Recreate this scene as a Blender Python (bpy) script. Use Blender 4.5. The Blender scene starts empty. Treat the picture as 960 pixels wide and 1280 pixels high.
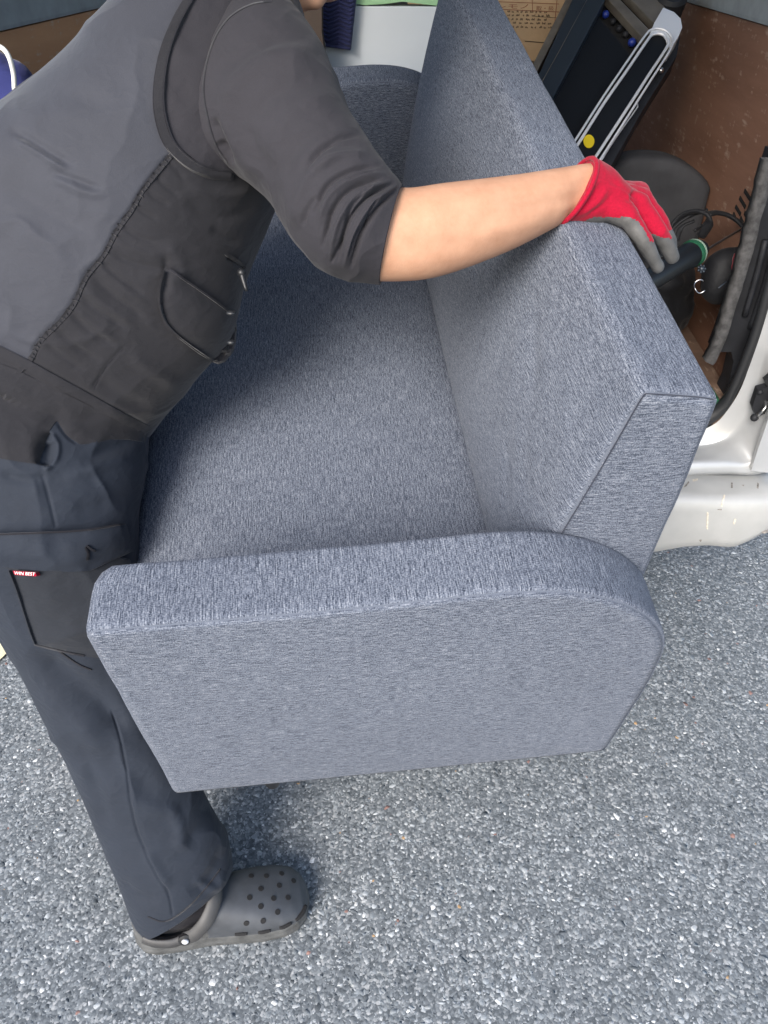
import bpy, bmesh, math, random
import numpy as np
from mathutils import Vector, Matrix, geometry
from mathutils.bvhtree import BVHTree

rng = np.random.default_rng(7)
random.seed(7)
sc = bpy.context.scene
COL = sc.collection

# ------------------------------------------------------------------ camera
PITCH = math.radians(37.2)
CAM = np.array([0.0, 0.0, 1.35])
FX = 960.0                                   # focal length in photo pixels (photo 960 x 1280)
cam = bpy.data.cameras.new('camera')
cam.sensor_fit = 'VERTICAL'
cam.sensor_height = 32.0
cam.lens = 24.0
cam.clip_start = 0.02
cam.clip_end = 400.0
cam_o = bpy.data.objects.new('camera', cam)
cam_o.location = CAM
cam_o.rotation_euler = (math.pi / 2 - PITCH, 0, 0)
COL.objects.link(cam_o)
sc.camera = cam_o

# ------------------------------------------------------------------ world, sun, exposure
SUN_EL, SUN_AZ = math.radians(33), math.radians(206)     # azimuth clockwise from +Y
w = bpy.data.worlds.new('World')
sc.world = w
w.use_nodes = True
wn = w.node_tree
sky = wn.nodes.new('ShaderNodeTexSky')
sky.sky_type = 'NISHITA'
sky.sun_disc = False
sky.sun_elevation = SUN_EL
sky.sun_rotation = SUN_AZ
sky.air_density = 1.0
sky.dust_density = 2.0
bg = wn.nodes['Background']
bg.inputs['Strength'].default_value = 0.135
wn.links.new(sky.outputs['Color'], bg.inputs['Color'])
sun = bpy.data.lights.new('sun', 'SUN')
sun.energy = 2.0
sun.angle = math.radians(28)
sun.color = (1.0, 0.965, 0.93)
sun_o = bpy.data.objects.new('sun', sun)
sd = Vector((math.sin(SUN_AZ) * math.cos(SUN_EL), math.cos(SUN_AZ) * math.cos(SUN_EL), math.sin(SUN_EL)))
sun_o.rotation_euler = sd.to_track_quat('Z', 'Y').to_euler()
sun_o.location = (0, -3, 4)
COL.objects.link(sun_o)
sc.view_settings.view_transform = 'Standard'
sc.view_settings.look = 'None'
sc.view_settings.exposure = 1.3
sc.view_settings.gamma = 1.0

# ------------------------------------------------------------------ geometry helpers
R_ = np.array([1.0, 0, 0])
F_ = np.array([0, math.cos(PITCH), -math.sin(PITCH)])
D_ = np.array([0, -math.sin(PITCH), -math.cos(PITCH)])


def ray(px, py):
    return F_ + R_ * ((px - 480) / FX) + D_ * ((py - 640) / FX)


def U(px, py, d):
    """world point seen at photo pixel (px, py), d metres along the view axis"""
    return CAM + d * ray(px, py)


def proj(P):
    d = np.asarray(P) - CAM
    z = d @ F_
    return np.stack([480 + FX * (d @ R_) / z, 640 + FX * (d @ D_) / z], -1), z


def G(px, py, z=0.0):
    r = ray(px, py)
    return CAM + r * ((z - CAM[2]) / r[2])


VYAW = math.radians(3.3)
VM = Matrix.Rotation(-VYAW, 4, 'Z')
VR = np.array(VM.to_3x3())


def VY(px, py, y):
    """van-frame point where the ray of a pixel meets the van plane y"""
    o = VR.T @ CAM
    d = VR.T @ ray(px, py)
    return o + d * ((y - o[1]) / d[1])


def VX(px, py, x):
    o = VR.T @ CAM
    d = VR.T @ ray(px, py)
    return o + d * ((x - o[0]) / d[0])


def mk(name, V, Fc, mat, parent=None, smooth=True, uv=None, midx=None, off=None, auto=None):
    me = bpy.data.meshes.new(name)
    V = np.asarray(V, dtype=float).reshape(-1, 3)
    if off is not None:
        V = V - np.asarray(off)
    me.from_pydata(V.tolist(), [], [list(map(int, f)) for f in Fc])
    for m in (mat if isinstance(mat, (list, tuple)) else [mat]):
        me.materials.append(m)
    if midx is not None:
        me.polygons.foreach_set('material_index', np.asarray(midx, dtype=np.int32))
    if smooth:
        me.polygons.foreach_set('use_smooth', np.ones(len(me.polygons), dtype=bool))
    if uv is not None:
        ul = me.uv_layers.new(name='UVMap')
        li = np.zeros(len(me.loops), dtype=np.int32)
        me.loops.foreach_get('vertex_index', li)
        ul.data.foreach_set('uv', np.asarray(uv, dtype=np.float32)[li].ravel())
    if auto is not None:
        me.set_sharp_from_angle(angle=math.radians(auto))
    me.update()
    o = bpy.data.objects.new(name, me)
    COL.objects.link(o)
    if parent is not None:
        o.parent = parent
    return o


def tag(o, label=None, cat=None, group=None, kind=None):
    if label: o['label'] = label
    if cat: o['category'] = cat
    if group: o['group'] = group
    if kind: o['kind'] = kind
    return o


def empty(name, label, cat, matrix=None, loc=None, group=None):
    o = bpy.data.objects.new(name, None)
    o.empty_display_size = 0.1
    if matrix is not None: o.matrix_world = matrix
    if loc is not None: o.location = loc
    COL.objects.link(o)
    return tag(o, label, cat, group)


def gfaces(nv, nu, closed):
    f = []
    n = nu if closed else nu - 1
    for j in range(nv - 1):
        for i in range(n):
            a = j * nu + i
            b = j * nu + (i + 1) % nu
            f.append((a, b, b + nu, a + nu))
    return f


def spline(P, t):
    """Catmull-Rom through rows of P at parameters t in [0, len-1]"""
    P = np.asarray(P, float)
    n = len(P)
    t = np.clip(np.asarray(t, float), 0, n - 1 - 1e-9)
    i = np.floor(t).astype(int)
    u = (t - i)[:, None]
    g = lambda k: P[np.clip(k, 0, n - 1)]
    p0, p1, p2, p3 = g(i - 1), g(i), g(i + 1), g(i + 2)
    p0 = np.where((i == 0)[:, None], 2 * p1 - p2, p0)
    p3 = np.where((i == n - 2)[:, None], 2 * p2 - p1, p3)
    return 0.5 * (2 * p1 + (p2 - p0) * u + (2 * p0 - 5 * p1 + 4 * p2 - p3) * u ** 2 + (3 * p1 - p0 - 3 * p2 + p3) * u ** 3)


def hash3(i, j, k, seed):
    h = (i * 374761393 + j * 668265263 + k * 2147483647 + seed * 974634777) & 0xFFFFFFFF
    h = ((h ^ (h >> 13)) * 1274126177) & 0xFFFFFFFF
    return ((h ^ (h >> 16)) & 0xFFFF) / 32767.5 - 1.0


def vnoise(P, scale, seed=0):
    P = np.asarray(P) * scale
    I = np.floor(P).astype(np.int64)
    f = P - I
    f = f * f * (3 - 2 * f)
    r = 0
    for a in (0, 1):
        for b in (0, 1):
            for c in (0, 1):
                wgt = (f[:, 0] if a else 1 - f[:, 0]) * (f[:, 1] if b else 1 - f[:, 1]) * (f[:, 2] if c else 1 - f[:, 2])
                r = r + wgt * hash3(I[:, 0] + a, I[:, 1] + b, I[:, 2] + c, seed)
    return r


def box(lo, hi, bev=0.0):
    """verts, faces of a (bevelled) box"""
    bm = bmesh.new()
    bmesh.ops.create_cube(bm, size=1)
    lo, hi = np.array(lo, float), np.array(hi, float)
    for v in bm.verts:
        v.co = Vector((lo + hi) / 2 + np.array(v.co) * (hi - lo))
    if bev > 0:
        bmesh.ops.bevel(bm, geom=bm.edges[:], offset=bev, segments=2, profile=0.7, affect='EDGES')
    bm.verts.index_update()
    V = [tuple(v.co) for v in bm.verts]
    Fc = [[v.index for v in f.verts] for f in bm.faces]
    bm.free()
    return V, Fc


class MB:
    def __init__(self): self.V, self.F = [], []

    def add(self, V, Fc):
        b = len(self.V)
        self.V += [tuple(map(float, v)) for v in np.asarray(V).reshape(-1, 3)]
        self.F += [[i + b for i in f] for f in Fc]
        return self

    def box(self, lo, hi, bev=0.0): return self.add(*box(lo, hi, bev))

    def tube(self, P, r, n=10, sub=1, flat=1.0, up=None):
        P = np.asarray(P, float)
        if sub > 1: P = spline(P, np.linspace(0, len(P) - 1, (len(P) - 1) * sub + 1))
        r = np.interp(np.linspace(0, 1, len(P)), np.linspace(0, 1, len(np.atleast_1d(r))), np.atleast_1d(r)) if np.ndim(r) else np.full(len(P), r)
        T = np.gradient(P, axis=0)
        T /= np.linalg.norm(T, axis=1)[:, None]
        ref = np.array(up if up is not None else [0.3, 0.2, 1.0])
        V = []
        for p, t, q in zip(P, T, r):
            a = np.cross(t, ref); a /= np.linalg.norm(a) + 1e-9
            b = np.cross(t, a)
            for k in range(n):
                th = 2 * math.pi * k / n
                V.append(p + q * (math.cos(th) * a + flat * math.sin(th) * b))
        m = len(P)
        Fc = gfaces(m, n, True) + [list(range(n))[::-1], list(range((m - 1) * n, m * n))]
        return self.add(V, Fc)

    def prism(self, poly, n, depth):
        """extrude polygon (list of 3-D points) by vector n*depth"""
        poly = [np.asarray(p, float) for p in poly]
        k = len(poly)
        V = poly + [p + np.asarray(n) * depth for p in poly]
        Fc = [list(range(k))[::-1], list(range(k, 2 * k))] + [[i, (i + 1) % k, k + (i + 1) % k, k + i] for i in range(k)]
        return self.add(V, Fc)

    def ball(self, c, r, n=16, m=10):
        V, Fc = [], []
        r = np.ones(3) * np.asarray(r)
        for j in range(m + 1):
            ph = math.pi * j / m
            for i in range(n):
                th = 2 * math.pi * i / n
                V.append(np.asarray(c) + r * [math.sin(ph) * math.cos(th), math.sin(ph) * math.sin(th), math.cos(ph)])
        return self.add(V, [f[::-1] for f in gfaces(m + 1, n, True)])

    def build(self, name, mat, parent=None, smooth=False, off=None, auto=None, midx=None):
        return mk(name, self.V, self.F, mat, parent, smooth, off=off, auto=auto, midx=midx)


def remesh(V, Fc, voxel, smooth_it=4, factor=0.5):
    me = bpy.data.meshes.new('tmp')
    me.from_pydata([tuple(v) for v in V], [], Fc)
    o = bpy.data.objects.new('tmp', me)
    COL.objects.link(o)
    m = o.modifiers.new('r', 'REMESH')
    m.mode = 'VOXEL'
    m.voxel_size = voxel
    if smooth_it:
        s = o.modifiers.new('s', 'SMOOTH')
        s.iterations = smooth_it
        s.factor = factor
    dg = bpy.context.evaluated_depsgraph_get()
    e = bpy.data.meshes.new_from_object(o.evaluated_get(dg))
    n = len(e.vertices)
    A = np.zeros(n * 3, dtype=np.float32)
    e.vertices.foreach_get('co', A)
    Fo = [list(p.vertices) for p in e.polygons]
    N = np.zeros(n * 3, dtype=np.float32)
    e.vertices.foreach_get('normal', N)
    bpy.data.objects.remove(o)
    bpy.data.meshes.remove(me)
    bpy.data.meshes.remove(e)
    return A.reshape(-1, 3).astype(float), Fo, N.reshape(-1, 3).astype(float)


# ---- lofts: sections given by their two silhouette edges in the photo, a distance and a half thickness
def loft(sec, nu, nv, power=2.0, front=0.7, inset=0.0):
    sec = np.asarray(sec, float)
    S = spline(sec, np.linspace(0, len(sec) - 1, nv))
    nf = int(nu * front)
    th = np.concatenate([np.linspace(0, math.pi, nf, endpoint=False), np.linspace(math.pi, 2 * math.pi, nu - nf, endpoint=False)])
    c, s = np.cos(th), np.sin(th)
    c = np.sign(c) * np.abs(c) ** (2 / power)
    s = np.sign(s) * np.abs(s) ** (2 / power)
    V = np.zeros((nv, nu, 3))
    for j, (rx, ry, lx, ly, d, hd) in enumerate(S):
        A, B = U(rx, ry, d), U(lx, ly, d)
        C = (A + B) / 2
        h = (A - B) / 2
        L = np.linalg.norm(h)
        h = h * max(L - inset, 0.3 * L) / L
        V[j] = C + c[:, None] * h - s[:, None] * max(hd - inset, 0.3 * hd) * F_
    return V


def grid_normals(V):
    nv, nu, _ = V.shape
    du = np.roll(V, -1, 1) - np.roll(V, 1, 1)
    dv = np.gradient(V, axis=0)
    N = np.cross(du, dv)
    N /= np.linalg.norm(N, axis=2)[:, :, None] + 1e-12
    C = V.mean(1, keepdims=True)
    if ((V - C) * N).sum() < 0: N = -N
    return N


def seg_dist(Q, poly):
    """distance in px of points Q to polyline and 0..1 position along it"""
    poly = np.asarray(poly, float)
    if len(poly) > 2: poly = spline(poly, np.linspace(0, len(poly) - 1, (len(poly) - 1) * 5 + 1))
    L = np.concatenate([[0], np.cumsum(np.linalg.norm(np.diff(poly, axis=0), axis=1))])
    best = np.full(len(Q), 1e9); tt = np.zeros(len(Q)); sd_ = np.zeros(len(Q))
    for i in range(len(poly) - 1):
        a, b = poly[i], poly[i + 1]
        e = b - a
        l2 = e @ e + 1e-9
        t = np.clip(((Q - a) @ e) / l2, 0, 1)
        dv = Q - a - t[:, None] * e
        d = np.hypot(dv[:, 0], dv[:, 1])
        m = d < best
        best[m] = d[m]
        tt[m] = ((L[i] + t * math.sqrt(l2)) / L[-1])[m]
        sd_[m] = (np.sign(e[0] * dv[:, 1] - e[1] * dv[:, 0]) * d)[m]
    return best, tt, sd_


def sculpt(V, N, strokes):
    """push verts along normals near strokes traced over the garment; (polyline, width px, amplitude m, kind)"""
    Q, _ = proj(V)
    face = ((CAM - V) * N).sum(1) > 0
    out = np.zeros(len(V))
    for poly, wd, amp, *kind in strokes:
        kind = kind[0] if kind else 'g'
        bx = np.asarray(poly, float)
        m = face & (Q[:, 0] > bx[:, 0].min() - 4 * wd) & (Q[:, 0] < bx[:, 0].max() + 4 * wd) & (Q[:, 1] > bx[:, 1].min() - 4 * wd) & (Q[:, 1] < bx[:, 1].max() + 4 * wd)
        if not m.any(): continue
        d, t, s_ = seg_dist(Q[m], poly)
        tap = np.clip(np.minimum(t, 1 - t) * 5, 0, 1) if kind in 'gf' else np.clip(np.minimum(t, 1 - t) * 25, 0, 1)
        if kind in 'gG':          # plain groove / ridge
            out[m] += amp * np.exp(-(d / wd) ** 2) * tap
        else:                     # fold: ridge on one side, groove on the other
            out[m] += amp * tap * np.exp(-(d / (1.6 * wd)) ** 2) * (s_ / wd) * 1.6 * np.exp(-0.5 * (s_ / wd) ** 2)
    return V + N * out[:, None]


def bvh(V, Fc): return BVHTree.FromPolygons([Vector(v) for v in V], Fc)


def resample(poly, step, closed=True, smooth=False):
    P = np.asarray(poly, float)
    if closed: P = np.vstack([P, P[:1]])
    if smooth: P = spline(P, np.linspace(0, len(P) - 1, (len(P) - 1) * 6 + 1))
    L = np.concatenate([[0], np.cumsum(np.linalg.norm(np.diff(P, axis=0), axis=1))])
    n = max(3, int(L[-1] / step))
    t = np.linspace(0, L[-1], n, endpoint=not closed)
    return np.stack([np.interp(t, L, P[:, 0]), np.interp(t, L, P[:, 1])], 1)


def inside(Q, poly):
    x, y = Q[:, 0], Q[:, 1]
    r = np.zeros(len(Q), bool)
    n = len(poly)
    for i in range(n):
        (x1, y1), (x2, y2) = poly[i], poly[(i + 1) % n]
        c = (y1 > y) != (y2 > y)
        with np.errstate(divide='ignore', invalid='ignore'):
            r ^= c & (x < (x2 - x1) * (y - y1) / (y2 - y1 + 1e-12) + x1)
    return r


def patch(poly, tree, lift, thick, step=4.0, puff=0.0, smooth=False, wob=0.0, fallback=1.0, seed=1):
    """a cloth piece laid on a base surface: outline traced on the garment, dropped onto it, with real thickness"""
    B = resample(poly, step, True, smooth)
    lo, hi = B.min(0), B.max(0)
    gx, gy = np.meshgrid(np.arange(lo[0], hi[0], step), np.arange(lo[1], hi[1], step))
    Q = np.stack([gx.ravel(), gy.ravel()], 1)
    Q = Q[inside(Q, B)]
    if len(Q):
        d = seg_dist(Q, np.vstack([B, B[:1]]))[0] if len(B) < 3 else np.min(np.linalg.norm(Q[:, None] - B[None], axis=2), axis=1)
        Q = Q[d > step * 0.6]
    A = np.vstack([B, Q]) if len(Q) else B
    nb = len(B)
    res = geometry.delaunay_2d_cdt([Vector(a) for a in A], [], [list(range(nb))], 1, 1e-4)
    pts = np.array([tuple(v) for v in res[0]])
    tris = [list(t) for t in res[2]]
    edge = np.min(np.linalg.norm(pts[:, None] - B[None], axis=2), axis=1)
    P = np.zeros((len(pts), 3)); ok = np.zeros(len(pts), bool)
    dep = np.zeros(len(pts))
    for i, (x, y) in enumerate(pts):
        r = ray(x, y)
        h = tree.ray_cast(Vector(CAM), Vector(r).normalized())
        if h[0] is not None:
            ok[i] = True
            dep[i] = (np.array(h[0]) - CAM) @ F_
    if ok.any():
        for i in np.where(~ok)[0]:
            j = np.where(ok)[0][np.argmin(np.linalg.norm(pts[ok] - pts[i], axis=1))]
            dep[i] = dep[j]
    else:
        dep[:] = fallback
    for i, (x, y) in enumerate(pts):
        l = lift + puff * (1 - math.exp(-(edge[i] / 12.0) ** 2))
        P[i] = U(x, y, dep[i] - l)
    if wob: P += -F_ * (wob * vnoise(P, 28, seed) + 0.5 * wob * vnoise(P, 60, seed + 1))[:, None]
    n = len(P)
    top = P
    bot = P + np.array([F_ * (thick + lift * 0.9)])
    V = np.vstack([top, bot])
    # orient
    e = {}
    for t in tris:
        for a, b in zip(t, t[1:] + t[:1]):
            e[(a, b)] = e.get((a, b), 0) + 1
    Fc = [t for t in tris] + [[i + n for i in t][::-1] for t in tris]
    for (a, b) in e:
        if (b, a) not in e: Fc.append([b, a, a + n, b + n])
    return V, Fc


def strip(line, width, tree, lift, thick, step=3.0, **k):
    P = np.asarray(line, float)
    P = spline(P, np.linspace(0, len(P) - 1, (len(P) - 1) * 6 + 1))
    T = np.gradient(P, axis=0)
    T /= np.linalg.norm(T, axis=1)[:, None]
    Nn = np.stack([-T[:, 1], T[:, 0]], 1)
    poly = np.vstack([P + Nn * width / 2, (P - Nn * width / 2)[::-1]])
    return patch(poly, tree, lift, thick, step, **k)


# ------------------------------------------------------------------ materials
def mat(name, color=(0.5, 0.5, 0.5), rough=0.6, metal=0.0, spec=0.5, noise=None, bump=None, sheen=0.0, coat=0.0):
    """noise = (scale, dark multiplier, light multiplier, detail); bump = (scale, strength, distance)"""
    m = bpy.data.materials.new(name)
    m.use_nodes = True
    nt = m.node_tree
    b = nt.nodes['Principled BSDF']
    b.inputs['Base Color'].default_value = (*color, 1)
    b.inputs['Roughness'].default_value = rough
    b.inputs['Metallic'].default_value = metal
    b.inputs['Specular IOR Level'].default_value = spec
    b.inputs['Sheen Weight'].default_value = sheen
    b.inputs['Coat Weight'].default_value = coat
    tc = nt.nodes.new('ShaderNodeTexCoord')
    if noise:
        n = nt.nodes.new('ShaderNodeTexNoise')
        n.inputs['Scale'].default_value = noise[0]
        n.inputs['Detail'].default_value = noise[3] if len(noise) > 3 else 4
        nt.links.new(tc.outputs['Object'], n.inputs['Vector'])
        r = nt.nodes.new('ShaderNodeValToRGB')
        r.color_ramp.elements[0].position = 0.3
        r.color_ramp.elements[1].position = 0.7
        r.color_ramp.elements[0].color = (*[min(1, c * noise[1]) for c in color], 1)
        r.color_ramp.elements[1].color = (*[min(1, c * noise[2]) for c in color], 1)
        nt.links.new(n.outputs['Fac'], r.inputs['Fac'])
        nt.links.new(r.outputs['Color'], b.inputs['Base Color'])
    if bump:
        n2 = nt.nodes.new('ShaderNodeTexNoise')
        n2.inputs['Scale'].default_value = bump[0]
        n2.inputs['Detail'].default_value = 3
        nt.links.new(tc.outputs['Object'], n2.inputs['Vector'])
        bp = nt.nodes.new('ShaderNodeBump')
        bp.inputs['Strength'].default_value = bump[1]
        bp.inputs['Distance'].default_value = bump[2]
        nt.links.new(n2.outputs['Fac'], bp.inputs['Height'])
        nt.links.new(bp.outputs['Normal'], b.inputs['Normal'])
    return m


def ramp(nt, stops):
    r = nt.nodes.new('ShaderNodeValToRGB')
    e = r.color_ramp.elements
    while len(e) < len(stops): e.new(0.5)
    for el, (p, c) in zip(e, stops):
        el.position = p
        el.color = (*c, 1)
    return r


def noise_uv(nt, tc, out, sx, sy, sz=1.0, detail=2.0, rough=0.6, scale=1.0, loc=(0, 0, 0)):
    mp = nt.nodes.new('ShaderNodeMapping')
    mp.inputs['Scale'].default_value = (sx, sy, sz)
    mp.inputs['Location'].default_value = loc
    n = nt.nodes.new('ShaderNodeTexNoise')
    n.inputs['Scale'].default_value = scale
    n.inputs['Detail'].default_value = detail
    n.inputs['Roughness'].default_value = rough
    nt.links.new(tc.outputs[out], mp.inputs['Vector'])
    nt.links.new(mp.outputs['Vector'], n.inputs['Vector'])
    return n


def upholstery():
    """woven melange: short dark and light slubs along one thread direction (u), fine cross threads"""
    m = bpy.data.materials.new('melange_upholstery')
    m.use_nodes = True
    nt = m.node_tree
    b = nt.nodes['Principled BSDF']
    tc = nt.nodes.new('ShaderNodeTexCoord')
    n1 = noise_uv(nt, tc, 'UV', 125, 720, detail=3, rough=.75)
    n1b = noise_uv(nt, tc, 'UV', 34, 950, detail=1, rough=.6, loc=(17, 5, 0))
    n2 = noise_uv(nt, tc, 'UV', 800, 420, detail=1, loc=(3, 7, 0))
    n3 = noise_uv(nt, tc, 'UV', 3.1, 4.3, detail=5, rough=.6, loc=(11, 2, 0))

    def madd(src, k, prev=None):
        q = nt.nodes.new('ShaderNodeMath'); q.operation = 'MULTIPLY_ADD'
        q.inputs[1].default_value = k
        q.inputs[2].default_value = 0
        nt.links.new(src, q.inputs[0])
        if prev is not None: nt.links.new(prev, q.inputs[2])
        return q.outputs[0]
    acc = madd(n1.outputs['Fac'], .44)
    acc = madd(n1b.outputs['Fac'], .26, acc)
    acc = madd(n2.outputs['Fac'], .30, acc)
    a = nt.nodes.new('ShaderNodeMath'); a.operation = 'ADD'; a.inputs[1].default_value = 0
    nt.links.new(acc, a.inputs[0])
    r = ramp(nt, [(0.375, (0.016, 0.021, 0.034)), (0.45, (0.060, 0.071, 0.096)), (0.52, (0.128, 0.145, 0.182)), (0.63, (0.28, 0.30, 0.338))])
    nt.links.new(a.outputs[0], r.inputs['Fac'])
    mx = nt.nodes.new('ShaderNodeMix'); mx.data_type = 'RGBA'; mx.blend_type = 'MULTIPLY'
    mx.inputs['Factor'].default_value = 1
    r3 = ramp(nt, [(0.3, (0.92, 0.92, 0.93)), (0.7, (1.05, 1.05, 1.05))])
    nt.links.new(n3.outputs['Fac'], r3.inputs['Fac'])
    nt.links.new(r.outputs['Color'], mx.inputs['A'])
    nt.links.new(r3.outputs['Color'], mx.inputs['B'])
    nt.links.new(mx.outputs['Result'], b.inputs['Base Color'])
    b.inputs['Roughness'].default_value = 0.95
    b.inputs['Specular IOR Level'].default_value = 0.15
    b.inputs['Sheen Weight'].default_value = 0.04
    b.inputs['Sheen Roughness'].default_value = 0.5
    bp = nt.nodes.new('ShaderNodeBump')
    bp.inputs['Strength'].default_value = 0.35
    bp.inputs['Distance'].default_value = 0.0008
    nt.links.new(a.outputs[0], bp.inputs['Height'])
    nt.links.new(bp.outputs['Normal'], b.inputs['Normal'])
    return m


def cloth(name, col, rough=0.9, sheen=0.15, var=0.18, weave=900, spec=0.2, crease=0.18):
    m = bpy.data.materials.new(name)
    m.use_nodes = True
    nt = m.node_tree
    b = nt.nodes['Principled BSDF']
    tc = nt.nodes.new('ShaderNodeTexCoord')
    n = noise_uv(nt, tc, 'Object', 9, 9, 9, detail=4)
    n2 = noise_uv(nt, tc, 'Object', weave, weave, weave, detail=1)
    n3 = noise_uv(nt, tc, 'Object', 130, 130, 130, detail=0)
    r = ramp(nt, [(0.3, tuple(c * (1 - var) for c in col)), (0.7, tuple(c * (1 + var) for c in col))])
    mxn = nt.nodes.new('ShaderNodeMath'); mxn.operation = 'MULTIPLY_ADD'; mxn.inputs[1].default_value = 0.55
    ml = nt.nodes.new('ShaderNodeMath'); ml.operation = 'MULTIPLY'; ml.inputs[1].default_value = 0.45
    nt.links.new(n2.outputs['Fac'], ml.inputs[0])
    nt.links.new(n.outputs['Fac'], mxn.inputs[0])
    nt.links.new(ml.outputs[0], mxn.inputs[2])
    nt.links.new(mxn.outputs[0], r.inputs['Fac'])
    # specks of lint
    lr = ramp(nt, [(0.955, (0, 0, 0)), (0.965, (0.6, 0.6, 0.6))])
    nt.links.new(n3.outputs['Fac'], lr.inputs['Fac'])
    mx = nt.nodes.new('ShaderNodeMix'); mx.data_type = 'RGBA'
    mx.inputs['B'].default_value = (0.35, 0.34, 0.32, 1)
    nt.links.new(lr.outputs['Color'], mx.inputs['Factor'])
    nt.links.new(r.outputs['Color'], mx.inputs['A'])
    nt.links.new(mx.outputs['Result'], b.inputs['Base Color'])
    b.inputs['Roughness'].default_value = rough
    b.inputs['Specular IOR Level'].default_value = spec
    b.inputs['Sheen Weight'].default_value = sheen
    b.inputs['Sheen Roughness'].default_value = 0.45
    bp = nt.nodes.new('ShaderNodeBump')
    bp.inputs['Strength'].default_value = 0.25
    bp.inputs['Distance'].default_value = 0.0006
    # small irregular creases: ridged noise under the weave
    cr = noise_uv(nt, tc, 'Object', 17, 12, 24, detail=3, rough=.55, loc=(4, 2, 9))
    sb = nt.nodes.new('ShaderNodeMath'); sb.operation = 'SUBTRACT'; sb.inputs[1].default_value = 0.5
    ab = nt.nodes.new('ShaderNodeMath'); ab.operation = 'ABSOLUTE'
    nt.links.new(cr.outputs['Fac'], sb.inputs[0]); nt.links.new(sb.outputs[0], ab.inputs[0])
    crr = ramp(nt, [(0.0, (1, 1, 1)), (0.10, (0.15, 0.15, 0.15)), (0.3, (0, 0, 0))])
    nt.links.new(ab.outputs[0], crr.inputs['Fac'])
    bp0 = nt.nodes.new('ShaderNodeBump')
    bp0.inputs['Strength'].default_value = crease
    bp0.inputs['Distance'].default_value = 0.004
    nt.links.new(crr.outputs['Color'], bp0.inputs['Height'])
    nt.links.new(bp0.outputs['Normal'], bp.inputs['Normal'])
    nt.links.new(n2.outputs['Fac'], bp.inputs['Height'])
    nt.links.new(bp.outputs['Normal'], b.inputs['Normal'])
    return m


def asphalt():
    m = bpy.data.materials.new('asphalt')
    m.use_nodes = True
    nt = m.node_tree
    b = nt.nodes['Principled BSDF']
    tc = nt.nodes.new('ShaderNodeTexCoord')
    v = nt.nodes.new('ShaderNodeTexVoronoi')
    v.inputs['Scale'].default_value = 210
    nt.links.new(tc.outputs['Object'], v.inputs['Vector'])
    sep = nt.nodes.new('ShaderNodeSeparateColor')
    nt.links.new(v.outputs['Color'], sep.inputs['Color'])
    r = ramp(nt, [(0.0, (0.085, 0.097, 0.106)), (0.45, (0.15, 0.166, 0.178)), (0.8, (0.22, 0.24, 0.252)), (1.0, (0.42, 0.43, 0.43))])
    nt.links.new(sep.outputs['Red'], r.inputs['Fac'])
    dr = ramp(nt, [(0.0, (1, 1, 1)), (0.9, (0.7, 0.7, 0.7))])
    dm = nt.nodes.new('ShaderNodeMath'); dm.operation = 'MULTIPLY'; dm.inputs[1].default_value = 1.0
    nt.links.new(v.outputs['Distance'], dm.inputs[0])
    nt.links.new(dm.outputs[0], dr.inputs['Fac'])
    mx = nt.nodes.new('ShaderNodeMix'); mx.data_type = 'RGBA'; mx.blend_type = 'MULTIPLY'; mx.inputs['Factor'].default_value = 1
    nt.links.new(r.outputs['Color'], mx.inputs['A'])
    nt.links.new(dr.outputs['Color'], mx.inputs['B'])
    nt.links.new(mx.outputs['Result'], b.inputs['Base Color'])
    b.inputs['Roughness'].default_value = 0.85
    bp = nt.nodes.new('ShaderNodeBump')
    bp.inputs['Strength'].default_value = 0.3
    bp.inputs['Distance'].default_value = 0.0015
    bp.invert = True
    nt.links.new(v.outputs['Distance'], bp.inputs['Height'])
    nt.links.new(bp.outputs['Normal'], b.inputs['Normal'])
    return m


def stone_mat():
    m = bpy.data.materials.new('crushed_stone')
    m.use_nodes = True
    nt = m.node_tree
    b = nt.nodes['Principled BSDF']
    at = nt.nodes.new('ShaderNodeAttribute')
    at.attribute_name = 'tint'
    tc = nt.nodes.new('ShaderNodeTexCoord')
    n = noise_uv(nt, tc, 'Object', 600, 600, 600, detail=2)
    r = ramp(nt, [(0.3, (0.75, 0.75, 0.75)), (0.7, (1.2, 1.2, 1.2))])
    nt.links.new(n.outputs['Fac'], r.inputs['Fac'])
    mx = nt.nodes.new('ShaderNodeMix'); mx.data_type = 'RGBA'; mx.blend_type = 'MULTIPLY'; mx.inputs['Factor'].default_value = 1
    nt.links.new(at.outputs['Color'], mx.inputs['A'])
    nt.links.new(r.outputs['Color'], mx.inputs['B'])
    nt.links.new(mx.outputs['Result'], b.inputs['Base Color'])
    b.inputs['Roughness'].default_value = 0.7
    return m


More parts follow.
